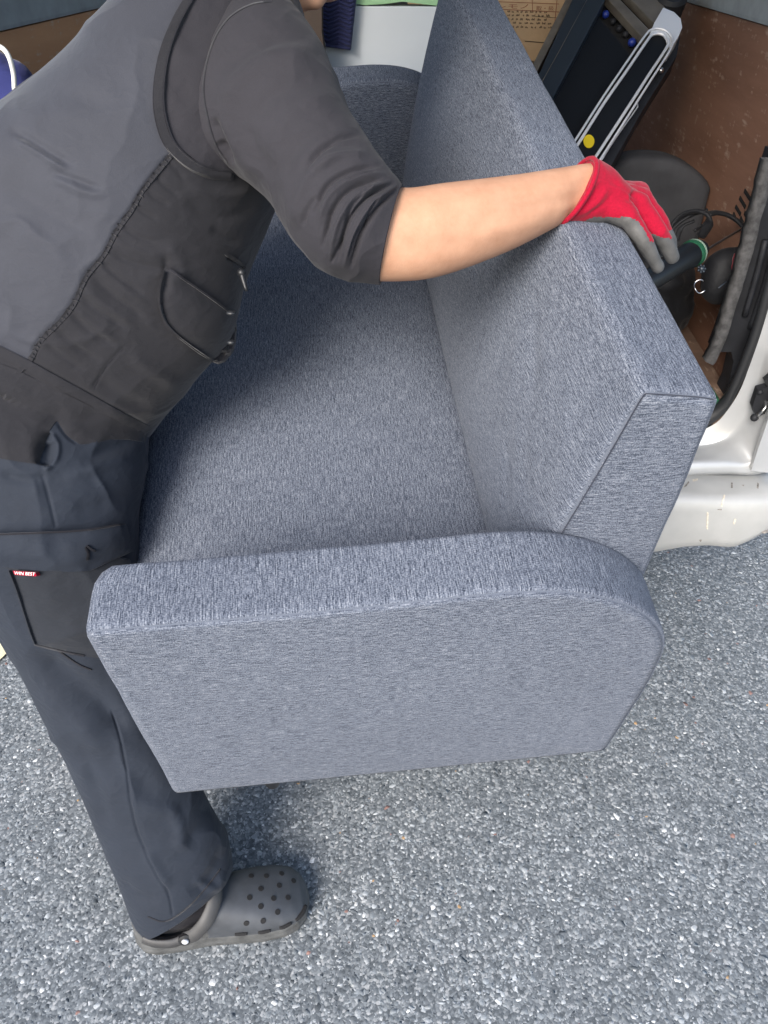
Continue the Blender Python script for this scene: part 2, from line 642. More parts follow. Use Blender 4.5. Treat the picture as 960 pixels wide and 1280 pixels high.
def plywood(name, c0, c1, axis=(2.0, 2.0, 14.0)):
    m = bpy.data.materials.new(name)
    m.use_nodes = True
    nt = m.node_tree
    b = nt.nodes['Principled BSDF']
    tc = nt.nodes.new('ShaderNodeTexCoord')
    n = noise_uv(nt, tc, 'Object', *axis, detail=6, rough=0.65)
    r = ramp(nt, [(0.25, c0), (0.75, c1)])
    nt.links.new(n.outputs['Fac'], r.inputs['Fac'])
    # scuffs and pale scratches
    s = noise_uv(nt, tc, 'Object', 30, 26, 9, detail=4, rough=0.7, loc=(5, 1, 2))
    s2 = noise_uv(nt, tc, 'Object', 90, 14, 90, detail=2, loc=(1, 4, 2))
    mulm = nt.nodes.new('ShaderNodeMath'); mulm.operation = 'MULTIPLY'
    nt.links.new(s.outputs['Fac'], mulm.inputs[0]); nt.links.new(s2.outputs['Fac'], mulm.inputs[1])
    sr = ramp(nt, [(0.31, (0, 0, 0)), (0.42, (0.6, 0.6, 0.6))])
    nt.links.new(mulm.outputs[0], sr.inputs['Fac'])
    mx = nt.nodes.new('ShaderNodeMix'); mx.data_type = 'RGBA'
    mx.inputs['B'].default_value = (0.52, 0.40, 0.31, 1)
    nt.links.new(sr.outputs['Color'], mx.inputs['Factor'])
    nt.links.new(r.outputs['Color'], mx.inputs['A'])
    nt.links.new(mx.outputs['Result'], b.inputs['Base Color'])
    b.inputs['Roughness'].default_value = 0.6
    bp = nt.nodes.new('ShaderNodeBump'); bp.inputs['Strength'].default_value = 0.2; bp.inputs['Distance'].default_value = 0.001
    nt.links.new(n.outputs['Fac'], bp.inputs['Height']); nt.links.new(bp.outputs['Normal'], b.inputs['Normal'])
    return m


def skin_mat():
    m = bpy.data.materials.new('skin')
    m.use_nodes = True
    nt = m.node_tree
    b = nt.nodes['Principled BSDF']
    tc = nt.nodes.new('ShaderNodeTexCoord')
    n = noise_uv(nt, tc, 'Object', 34, 34, 34, detail=6, rough=.7)
    r = ramp(nt, [(0.3, (0.40, 0.215, 0.132)), (0.7, (0.49, 0.282, 0.182))])
    nt.links.new(n.outputs['Fac'], r.inputs['Fac'])
    n2 = noise_uv(nt, tc, 'Object', 48, 48, 48, detail=0, loc=(2, 5, 1))
    r2 = ramp(nt, [(0.88, (0, 0, 0)), (0.94, (0.35, 0.35, 0.35))])
    nt.links.new(n2.outputs['Fac'], r2.inputs['Fac'])
    mx = nt.nodes.new('ShaderNodeMix'); mx.data_type = 'RGBA'
    mx.inputs['B'].default_value = (0.38, 0.16, 0.10, 1)
    nt.links.new(r2.outputs['Color'], mx.inputs['Factor'])
    nt.links.new(r.outputs['Color'], mx.inputs['A'])
    nt.links.new(mx.outputs['Result'], b.inputs['Base Color'])
    b.inputs['Roughness'].default_value = 0.62
    b.inputs['Specular IOR Level'].default_value = 0.3
    b.inputs['Subsurface Weight'].default_value = 0.06
    b.inputs['Subsurface Radius'].default_value = (0.012, 0.005, 0.003)
    b.inputs['Subsurface Scale'].default_value = 1.0
    n3 = noise_uv(nt, tc, 'Object', 700, 700, 700, detail=2)
    bp = nt.nodes.new('ShaderNodeBump'); bp.inputs['Strength'].default_value = 0.15; bp.inputs['Distance'].default_value = 0.0006
    bp.inputs['Strength'].default_value = 0.35
    nt.links.new(n3.outputs['Fac'], bp.inputs['Height']); nt.links.new(bp.outputs['Normal'], b.inputs['Normal'])
    return m


M = dict(
    fabric=upholstery(),
    vest=cloth('vest_twill', (0.021, 0.021, 0.0245), var=0.2, spec=0.15),
    vest_back=cloth('vest_back_panel', (0.032, 0.0345, 0.045), var=0.14, crease=.12, rough=0.75, sheen=0.25, spec=0.3),  # mesh back panel; sheen from the sky is partly in its lighter blue-grey
    shirt=cloth('grey_jersey', (0.028, 0.027, 0.032), var=0.14, sheen=0.05),
    pants=cloth('navy_work_trousers', (0.0165, 0.0215, 0.032), var=0.18, sheen=0.06, rough=0.8, spec=0.25),
    pocket=cloth('trouser_pocket_cloth', (0.0185, 0.0215, 0.028), var=0.18, rough=0.85),
    thread=cloth('dark_seam_thread', (0.014, 0.014, 0.018), weave=500),
    stitch=cloth('pale_stitch_thread', (0.12, 0.115, 0.12), weave=500),
    skin=skin_mat(),
    hair=mat('black_hair', (0.012, 0.010, 0.009), 0.5, noise=(120, 0.6, 1.5)),
    red=cloth('red_knit', (0.31, 0.003, 0.022), var=0.2, rough=0.9, sheen=0.1, weave=420),
    rubber=mat('grey_latex_coating', (0.080, 0.079, 0.077), 0.6, noise=(60, 0.75, 1.3), bump=(500, 0.5, 0.0008)),
    clog=mat('grey_clog_foam', (0.048, 0.053, 0.061), 0.6, noise=(30, 0.8, 1.25), bump=(250, 0.15, 0.0006)),
    clog_dirty=mat('dusty_clog_sole', (0.068, 0.070, 0.070), 0.8, noise=(45, 0.6, 1.35), bump=(300, 0.4, 0.001)),
    clog_strap=mat('dark_clog_strap', (0.040, 0.040, 0.041), 0.55, noise=(40, 0.8, 1.2)),
    black=mat('black_plastic', (0.012, 0.013, 0.015), 0.45),
    hole=mat('dark_inside', (0.008, 0.008, 0.009), 0.9),
    chrome=mat('chrome', (0.85, 0.86, 0.88), 0.3, 0.45),
    silver=mat('silver_plastic', (0.66, 0.69, 0.73), 0.3, 0.2),
    asphalt=asphalt(), stone=stone_mat(),
    ply=plywood('brown_plywood', (0.17, 0.082, 0.050), (0.31, 0.165, 0.108)),
    ply_lit=plywood('window_lit_plywood', (0.44, 0.21, 0.10), (0.62, 0.33, 0.17)),  # brighter plywood copy, window light put into its orange colour
    ply_floor=plywood('worn_floor_board', (0.12, 0.075, 0.052), (0.26, 0.17, 0.12), (3, 14, 3)),
    van=mat('silver_van_paint', (0.40, 0.41, 0.415), 0.35, 0.25, noise=(14, 0.9, 1.06), coat=0.4),
    van_dirty=mat('scuffed_bumper_paint', (0.41, 0.41, 0.395), 0.42, 0.15, noise=(24, 0.93, 1.03, 6), coat=0.2),
    ledge=mat('grey_ledge_trim', (0.27, 0.30, 0.32), 0.55, noise=(20, 0.85, 1.15)),
    trim=mat('charcoal_pillar_trim', (0.013, 0.014, 0.017), 0.6, spec=.3, noise=(25, 0.7, 1.4), bump=(200, 0.2, 0.001)),
    worn=mat('worn_grey_felt_strip', (0.048, 0.047, 0.047), 0.95, noise=(90, 0.55, 1.6, 6), bump=(420, 0.5, 0.0015)),
    seal=mat('black_rubber_seal', (0.013, 0.014, 0.016), 0.5, bump=(120, 0.2, 0.001)),
    arch=mat('dark_wheel_arch_cover', (0.032, 0.033, 0.037), 0.85, noise=(16, 0.75, 1.3), bump=(300, 0.3, 0.001)),
    card=mat('corrugated_card', (0.40, 0.275, 0.155), 0.85, noise=(18, 0.9, 1.08), bump=(160, 0.15, 0.001)),
    ink=mat('black_print', (0.035, 0.026, 0.02), 0.8), ink2=mat('red_brown_print', (0.22, 0.085, 0.05), 0.8),
    white=mat('white_board', (0.56, 0.60, 0.63), 0.45, noise=(6, 0.95, 1.03)),
    green=mat('pale_green_edge', (0.30, 0.52, 0.28), 0.6),
    navy=cloth('navy_quilted_blanket', (0.022, 0.026, 0.075), var=0.25),
    blue=cloth('blue_cloth', (0.028, 0.034, 0.13), var=0.2),
    piping=mat('white_piping', (0.75, 0.75, 0.72), 0.7),
    darkwood=mat('dark_brown_board', (0.045, 0.026, 0.016), 0.6, noise=(12, 0.6, 1.4)),
    panel=mat('black_matt_panel', (0.005, 0.006, 0.008), 0.6, spec=.25, bump=(900, 0.2, 0.0005)),
    rail=mat('dark_blue_grey_rail', (0.022, 0.030, 0.040), 0.4, 0.2),
    khaki=mat('dull_khaki_bar', (0.13, 0.115, 0.095), 0.45, 0.3, noise=(30, 0.8, 1.2)),
    yellow=mat('yellow_sticker', (0.60, 0.45, 0.01), 0.5),
    bluep=mat('blue_plastic', (0.012, 0.03, 0.22), 0.4),
    greenp=mat('green_plastic', (0.012, 0.075, 0.035), 0.4), pale=mat('pale_green_plastic', (0.20, 0.27, 0.21), 0.5),
    bag=cloth('black_nylon_bag', (0.0055, 0.006, 0.008), sheen=0.03, var=0.2, rough=0.7, spec=0.4),
    tool=mat('dark_tool_plastic', (0.005, 0.007, 0.009), 0.42),
    steel=mat('steel', (0.5, 0.5, 0.5), 0.3, 1.0),
    cream=mat('cream_ground_patch', (0.70, 0.64, 0.42), 0.7, noise=(40, 0.85, 1.08), bump=(170, 0.5, 0.003)),
    redbit=cloth('dark_red_cloth', (0.20, 0.01, 0.02)),
    scuff=mat('dark_scuff', (0.22, 0.20, 0.18), 0.8, noise=(200, 0.5, 1.6)),
    rust=mat('dull_stain', (0.56, 0.51, 0.42), 0.7, noise=(150, 0.8, 1.2)),
)
gl = bpy.data.materials.new('window_glass'); gl.use_nodes = True
_nt = gl.node_tree; _nt.nodes.remove(_nt.nodes['Principled BSDF'])
_t = _nt.nodes.new('ShaderNodeBsdfTransparent'); _g = _nt.nodes.new('ShaderNodeBsdfGlossy'); _mx = _nt.nodes.new('ShaderNodeMixShader')
_t.inputs[0].default_value = (0.86, 0.9, 0.9, 1); _g.inputs['Roughness'].default_value = 0.03; _mx.inputs[0].default_value = 0.08
_nt.links.new(_t.outputs[0], _mx.inputs[1]); _nt.links.new(_g.outputs[0], _mx.inputs[2])
_nt.links.new(_mx.outputs[0], _nt.nodes['Material Output'].inputs['Surface'])
M['glass'] = gl

# ------------------------------------------------------------------ ground
S = 80
g = mk('ground', [(-S, -S, 0), (S, -S, 0), (S, S, 0), (-S, S, 0)], [(0, 1, 2, 3)], M['asphalt'], smooth=False)
tag(g, kind='structure')
# loose crushed stone that makes up the asphalt surface near the camera
def aggregate(x0, x1, y0, y1, step):
    xs, ys = np.meshgrid(np.arange(x0, x1, step), np.arange(y0, y1, step * 0.9))
    P = np.stack([xs.ravel(), ys.ravel()], 1) + rng.uniform(-.42, .42, (xs.size, 2)) * step
    Q, z = proj(np.column_stack([P, np.zeros(len(P))]))
    keep = (Q[:, 0] > -130) & (Q[:, 0] < 1090) & (Q[:, 1] < 1400) & (Q[:, 1] > 600)
    P = P[keep]
    n = len(P)
    base = np.array([[-1, -.6, 0], [0, -1, 0], [1, -.5, 0], [.9, .6, 0], [0, 1, 0], [-1, .55, 0],
                     [-.55, -.3, .8], [.1, -.5, 1], [.6, -.1, .9], [.4, .45, 1], [-.4, .4, .85]])
    fc = [[6, 7, 10], [7, 8, 9], [7, 9, 10], [0, 1, 7], [0, 7, 6], [1, 2, 8], [1, 8, 7], [2, 3, 8], [3, 9, 8], [3, 4, 9], [4, 10, 9], [4, 5, 10], [5, 0, 6], [5, 6, 10]]
    k = len(base)
    s = step * rng.choice([.38, .50, .62, .80, 1.05], n, p=[.22, .32, .27, .15, .04])
    hz = np.maximum(s * rng.uniform(.10, .30, n), .0006)
    an = rng.uniform(0, 6.283, n)
    el = rng.uniform(.65, 1.3, n)
    j = rng.uniform(-.28, .28, (n, k, 3))
    B = base[None] + j
    B[:, :6, 2] = 0
    X = B[:, :, 0] * el[:, None] * s[:, None]
    Y = B[:, :, 1] / el[:, None] * s[:, None]
    Z = B[:, :, 2] * hz[:, None] - 0.0006
    V = np.stack([X * np.cos(an)[:, None] - Y * np.sin(an)[:, None] + P[:, :1], X * np.sin(an)[:, None] + Y * np.cos(an)[:, None] + P[:, 1:], Z], 2)
    Fa = (np.array(fc)[None] + (np.arange(n) * k)[:, None, None]).reshape(-1, 3)
    me = bpy.data.meshes.new('asphalt_aggregate')
    me.vertices.add(n * k); me.vertices.foreach_set('co', V.reshape(-1).astype(np.float32))
    me.loops.add(len(Fa) * 3); me.loops.foreach_set('vertex_index', Fa.reshape(-1).astype(np.int32))
    me.polygons.add(len(Fa)); me.polygons.foreach_set('loop_start', np.arange(0, len(Fa) * 3, 3, dtype=np.int32))
    me.update(calc_edges=True)
    pal = np.array([[.085, .097, .106], [.145, .161, .172], [.20, .218, .229], [.26, .278, .288], [.34, .358, .365], [.50, .51, .505], [.42, .27, .14], [.22, .13, .11]])
    ci = rng.choice(len(pal), n, p=[.20, .25, .24, .17, .105, .030, .002, .003])
    P3 = np.column_stack([P, np.zeros(n)])
    wear = 1 + .10 * vnoise(P3, 3.1, 71) + .10 * vnoise(P3, 9, 72) + .06 * vnoise(P3, 30, 73)
    c = pal[ci] * rng.uniform(.8, 1.25, (n, 1)) * wear[:, None]
    at = me.color_attributes.new('tint', 'FLOAT_COLOR', 'POINT')
    at.data.foreach_set('color', np.repeat(np.column_stack([c, np.ones(n)]), k, axis=0).astype(np.float32).ravel())
    me.materials.append(M['stone'])
    o = bpy.data.objects.new('asphalt_aggregate', me)
    COL.objects.link(o)
    tag(o, 'grey crushed stone bound in the asphalt surface', 'gravel', kind='stuff')
aggregate(-1.15, 1.15, 0.28, 1.75, 0.0059)
pl = MB()  # flat cream patch just above the ground at the left edge
pl.add([G(-40, 700, .006), G(6, 752, .006), G(19, 806, .006), G(-6, 830, .006), G(-160, 900, .006), G(-260, 760, .006)], [(0, 1, 2, 3, 4, 5)])
tag(pl.build('cream_patch', M['cream']), kind='structure')
_p = bpy.data.objects['cream_patch']
for f in _p.data.polygons:
    if f.normal.z < 0: f.flip()

# ------------------------------------------------------------------ van
van = empty('cargo_van', 'silver cargo van with its rear opening and scuffed rear bumper behind the sofa', 'van', matrix=VM)
YR = 1.45
ZF = 0.53
XL, XR = -0.845, 0.68
ZL = 1.19


def vbox(name, lo, hi, m, bev=0.0, parent=van):
    return MB().box(lo, hi, bev).build(name, M[m], parent)


vbox('floor', (XL + .002, YR + .02, ZF - .03), (XR - .002, 4.2, ZF), 'ply_floor')
rw = vbox('side_wall', (XR, YR + .05, ZF - .03), (XR + .014, 4.2, ZL), 'ply')
lw = vbox('side_wall', (XL - .014, YR + .05, ZF - .03), (XL, 4.2, ZL), 'ply_lit')
lw['label'] = 'plywood lining on the left side, window light put into its orange tone'
MB().box((XR - .012, YR + .05, ZL + .003), (XR + .06, 4.2, ZL + .095), .008).build('window_ledge', M['ledge'], van)
MB().box((XL - .06, YR + .05, ZL + .003), (XL + .012, 4.2, ZL + .075), .008).build('window_ledge', M['ledge'], van)
# outer body sides, roof, side windows
for s, x in ((1, XR + .075), (-1, XL - .075)):
    b = MB()
    b.box((x - .015, YR + .02, .30), (x + .015, 4.3, ZL + .06), .01)
    b.box((x - .015, YR + .02, ZL + .0625), (x + .015, YR + .14, 1.93), .01)
    b.box((x - .015, 2.75, ZL + .0625), (x + .015, 2.9, 1.93), .01)
    b.build('body_side', M['van'], van)
    MB().box((x - .004, YR + .15, ZL + .08), (x + .004, 2.745, 1.80)).build('side_window', M['glass'], van)
MB().box((XL - .1, YR + .02, 1.935), (XR + .1, 4.3, 1.99), .02).build('roof', M['van'], van)
MB().box((XL, 4.05, ZF + .004), (XR, 4.1, 1.93)).build('front_bulkhead', M['trim'], van)
# raised tailgate above the opening
tgp = []
for y, z in [(1.43, 1.945), (1.30, 2.02), (1.0, 2.06), (.65, 2.05), (.31, 1.99), (.30, 1.965), (.65, 2.012), (1.0, 2.02), (1.30, 1.985), (1.42, 1.935)]:
    tgp.append((y, z))
tgv = MB(); tgv.prism([np.array([XL - .06, y, z]) for y, z in tgp], np.array([1.0, 0, 0]), XR - XL + .12)
tgv.build('tailgate', M['van'], van, auto=30)
# wheel arch cover on the right
A0, A1 = 0.40, XR - .002
prof = []
ya = 1.98
for px, py in [(742, 330), (748, 262), (757, 228), (770, 208), (790, 199), (820, 197), (848, 201), (872, 214), (890, 236), (902, 262), (906, 330)]:
    p = VY(px, py, ya); prof.append((p[0], p[2]))
prof = np.array(prof); prof[:, 0] = np.minimum(prof[:, 0], XR - .003)
prof[0, 1] = prof[-1, 1] = ZF + .002
pp = spline(prof, np.linspace(0, len(prof) - 1, 41))
pp[:, 1] = np.maximum(pp[:, 1], ZF + .002)
pp[:, 0] = np.minimum(pp[:, 0], XR - .003)
rows = []
cxp = pp.mean(0)
for yy, k in [(ya + .012, .0), (ya + .003, .6), (ya, .86), (ya + .006, .96), (ya + .02, 1.0), (ya + .07, .985), (ya + .11, .93), (ya + .13, .82)]:
    q = cxp + (pp - cxp) * k
    q[:, 1] = np.maximum(q[:, 1], ZF + .002)
    rows.append(np.column_stack([q[:, 0], np.full(len(q), yy), q[:, 1]]))
mk('wheel_arch', np.array(rows), gfaces(len(rows), len(pp), False), M['arch'], van)
# pressed vent slots in the lining
for (a, b) in [((931, 238), (938, 249)), ((925, 247), (932, 259)), ((920, 258), (926, 268)), ((941, 248), (946, 257)), ((936, 258), (941, 266)), ((931, 266), (935, 272)), ((917, 267), (920, 274)), ((926, 272), (929, 279))]:
    p, q = VX(*a, XR - .001), VX(*b, XR - .001)
    ln = q - p
    up = np.array([0, .0, 1.0]); n_ = np.cross(ln / np.linalg.norm(ln), [1, 0, 0]) * .004
    m = MB(); m.prism([p + n_, q + n_, q - n_, p - n_], np.array([1.0, 0, 0]), -.0015)
    m.build('vent_slot', M['hole'], rw)
# pillar trim between lining and seal
tr = [(968, 190), (957, 225), (945, 275), (930, 330), (915, 380), (899, 425), (893, 440), (914, 440), (917, 452), (911, 478), (902, 497), (893, 515), (893, 530), (912, 507), (929, 475), (946, 425), (960, 375), (985, 290), (1000, 190)]
MB().prism([VY(x, y, 1.53) for x, y in tr], np.array([0, 1.0, 0]), .05).build('pillar_trim', M['trim'], van)
for x0, y0, x1, y1 in [(957, 300, 931, 395), (966, 320, 938, 410)]:
    MB().tube([VY(x0, y0, 1.522), VY((x0 + x1) / 2 + 1, (y0 + y1) / 2, 1.52), VY(x1, y1, 1.522)], .006, 8, 4).build('trim_rib', M['trim'], van, True)
# worn grey strip
ln = [(964, 200), (954, 236), (945, 268), (936, 305), (925, 345), (912, 385), (902, 420), (891, 446), (886, 453)]
P = spline(np.array([VY(x, y, 1.50) for x, y in ln]), np.linspace(0, 8, 90))
T = np.gradient(P, axis=0); T /= np.linalg.norm(T, axis=1)[:, None]
Nn = np.cross(T, [0, 1, 0])
hw = .0115 + .0016 * vnoise(P, 37, 5) + .0008 * vnoise(P, 210, 8)
hw2 = .0115 + .002 * vnoise(P, 70, 15)
cols = [P + Nn * hw[:, None], P + Nn * (hw * .8)[:, None] - [0, .006, 0], P - [0, .0065, 0], P - Nn * (hw2 * .8)[:, None] - [0, .006, 0], P - Nn * hw2[:, None], P - Nn * (hw2)[:, None] + [0, .02, 0], P + Nn * hw[:, None] + [0, .02, 0]]
mk('trim_strip', np.stack(cols, 1), gfaces(90, 7, True), M['worn'], van)['label'] = 'frayed grey felt strip along the door pillar'
# floor lip and brown board seen beside the strip
MB().box((.585, 1.475, ZF + .001), (.625, 1.53, ZF + .03), .004).build('tie_down_block', M['greenp'], van)
MB().box((.30, 1.475, ZF + .0005), (XR - .003, 1.60, ZF + .012), .003).build('floor_edge', M['ply_floor'], van)
# rubber seal round the opening
sp = [(990, 260), (968, 340), (950, 405), (936, 443), (921, 478), (905, 505), (884, 524), (850, 538), (760, 552)]
spv = [VY(x, y, 1.47) for x, y in sp]
spv += [np.array([XL - .01, 1.47, spv[-1][2]])]
MB().tube(spv[:9], .011, 10, 8, flat=1.3).build('door_seal', M['seal'], van, True)
# painted jamb: strips lofted from the seal to the bumper
rowsp = [
    ([(985, 290), (965, 360), (945, 428), (929, 479), (910, 512), (888, 533), (840, 549), (740, 562)], 1.462),
    ([(995, 310), (972, 380), (953, 440), (938, 490), (919, 526), (892, 548), (845, 559), (740, 571)], 1.452),
    ([(999, 325), (977, 395), (957, 450), (943, 500), (925, 535), (895, 555), (846, 563), (740, 575)], 1.444),
    ([(1004, 340), (984, 412), (963, 465), (949, 513), (932, 548), (900, 562), (850, 568), (740, 580)], 1.425),
    ([(1010, 360), (990, 435), (970, 492), (955, 538), (940, 571), (904, 574), (850, 577), (740, 588)], 1.395),
    ([(1014, 372), (994, 447), (973, 504), (957, 550), (943, 579), (905, 582), (850, 585), (740, 595)], 1.385),
    ([(1018, 380), (998, 455), (976, 512), (960, 558), (945, 588), (905, 590), (850, 593), (740, 603)], 1.383),
    ([(1040, 390), (1022, 470), (1000, 525), (985, 570), (950, 592), (905, 593), (850, 596), (740, 606)], 1.392),
]
rr = []
for pts, y in rowsp:
    c = np.array([VY(px, py, y) for px, py in pts])
    rr.append(spline(c, np.linspace(0, 7, 50)))
J = np.array(rr)
J = np.stack([spline(J[:, i], np.linspace(0, len(rr) - 1, 36)) for i in range(50)], 1)
mk('door_jamb', J, [f[::-1] for f in gfaces(36, 50, False)], M['van'], van)
lo_z = J[-1, -1, 2]
MB().box((XL - .09, 1.40, .36), (J[-1, -1, 0] - .002, 1.455, J[0, -1, 2]), .01).build('rear_sill', M['van'], van)
# bumper swept across the back
zt = VY(900, 596, 1.385)[2]
prof = [(1.40, zt - .004), (1.386, zt), (1.36, zt + .001), (1.325, zt), (1.312, zt - .004), (1.304, zt - .014), (1.301, zt - .04), (1.299, zt - .08), (1.300, zt - .125), (1.305, zt - .150), (1.316, zt - .163), (1.34, zt - .17), (1.40, zt - .17)]
xs = np.concatenate([np.linspace(XL - .1, .3, 12), np.linspace(.32, XR + .16, 40)])
botz = {}
bx = np.array([VY(px, py, 1.31)[[0, 2]] for px, py in [(700, 692), (817, 694), (855, 687), (885, 685), (915, 689), (935, 682), (960, 670), (1000, 652)]])
rows = []
for x in xs:
    bz = np.interp(x, bx[:, 0], bx[:, 1])
    k = (zt - bz) / .166
    bend = max(0, x - .62) ** 2 * .9
    rows.append([(x, y + bend, zt + (z - zt) * (k if z < zt - .05 else 1 + (k - 1) * max(0, (zt - z) / .05))) for y, z in prof])
bump = mk('bumper', np.array(rows), gfaces(len(xs), len(prof), False), M['van_dirty'], van)
bump['label'] = 'silver rear bumper with scuffs and chips'
for f in bump.data.polygons: pass
trb = bvh(np.array([tuple(VM @ v.co) for v in bump.data.vertices]), [list(p.vertices) for p in bump.data.polygons])
VMI = VR.T
def vpatch(name, poly, m, parent, tree, lift=.0012, th=.0005, step=3):
    V, Fc = patch(poly, tree, lift, th, step)
    return mk(name, V @ VR, Fc, M[m], parent, smooth=False)
for poly, m in [([(914, 603), (916, 602), (916, 610), (914, 611)], 'scuff'), ([(947, 603), (949, 603), (948, 611), (946, 611)], 'scuff'),
                ([(855, 609), (861, 601), (862, 603), (857, 609)], 'scuff'), ([(927, 606), (931, 606), (930, 608)], 'scuff'), ([(896, 637), (903, 636), (902, 638)], 'scuff'), ([(952, 665), (960, 662), (960, 666), (954, 667)], 'scuff'),
                ([(874, 675), (878, 674), (876, 678)], 'scuff'), ([(884, 640), (886, 640), (885, 662), (883, 662)], 'rust'), ([(905, 618), (907, 618), (903, 634), (901, 634)], 'rust'), ([(919, 648), (921, 648), (918, 656), (916, 655)], 'rust'), ([(866, 587 + 12), (873, 598), (872, 601), (866, 602)], 'rust')]:
    vpatch('scuff_mark', poly, m, bump, trb)
# striker and bracket on the jamb
st = MB()
st.prism([VY(x, y, 1.425) for x, y in [(944, 482), (958, 478), (965, 500), (958, 512), (940, 512), (937, 503)]], np.array([0, 1.0, 0]), -.018)
stk = st.build('door_striker', M['trim'], van)
MB().tube([VY(941, 521, 1.425), VY(949, 518, 1.40), VY(957, 508, 1.40), VY(956, 497, 1.42)], .0045, 8, 5).build('striker_loop', M['steel'], stk, True)
MB().ball(VY(943, 522, 1.405), .008).build('striker_bolt', M['trim'], stk, True)
MB().ball(VY(950, 490, 1.405), .006).build('striker_bolt', M['trim'], stk, True)
MB().prism([VY(x, y, 1.42) for x, y in [(953, 472), (965, 462), (972, 486), (958, 484)]], np.array([0, 1.0, 0]), -.012).build('bracket', M['seal'], stk)
# outer corner panel beside the jamb
MB().prism([VY(x, y, 1.37) for x, y in [(939, 588), (948, 560), (960, 525), (975, 470), (1010, 380), (1060, 380), (1060, 600), (950, 590)]], np.array([0, 1.0, 0]), .012).build('corner_panel', M['van'], van)

# ------------------------------------------------------------------ sofa
YAW, PIT = 0.112543, 0.245876
TS = np.array([-0.305112, 0.639998, 0.348294])
SR = np.array((Matrix.Rotation(YAW, 3, 'Z') @ Matrix.Rotation(PIT, 3, 'X')))
SMX = Matrix.Translation(Vector(TS)) @ (Matrix.Rotation(YAW, 4, 'Z') @ Matrix.Rotation(PIT, 4, 'X'))
W_, L_, TA, ZS = 0.648, 1.2933, 0.081, 0.2754
sofa = empty('sofa', 'grey blue melange two seat sofa tilted halfway into the van', 'sofa', matrix=SMX)


def to_sofa(P): return (np.asarray(P) - TS) @ SR
def from_sofa(P): return np.asarray(P) @ SR.T + TS


def outline(pts, radii, n=7, step=.012):
    """polygon in (x, z) with rounded corners, resampled evenly"""
    pts = [np.array(p, float) for p in pts]
    out = []
    k = len(pts)
    for i, p in enumerate(pts):
        a, b = pts[i - 1] - p, pts[(i + 1) % k] - p
        r = radii[i]
        if r <= 0:
            out.append(p); continue
        la, lb = np.linalg.norm(a), np.linalg.norm(b)
        r = min(r, .49 * la, .49 * lb)
        for t in np.linspace(0, 1, n):
            s0, s1 = p + a / la * r, p + b / lb * r
            out.append((1 - t) ** 2 * s0 + 2 * t * (1 - t) * p + t * t * s1)
    out = np.array(out)
    Q = np.vstack([out, out[:1]])
    L = np.concatenate([[0], np.cumsum(np.linalg.norm(np.diff(Q, axis=0), axis=1))])
    m = int(L[-1] / step)
    t = np.linspace(0, L[-1], m, endpoint=False)
    return np.stack([np.interp(t, L, Q[:, 0]), np.interp(t, L, Q[:, 1])], 1), t


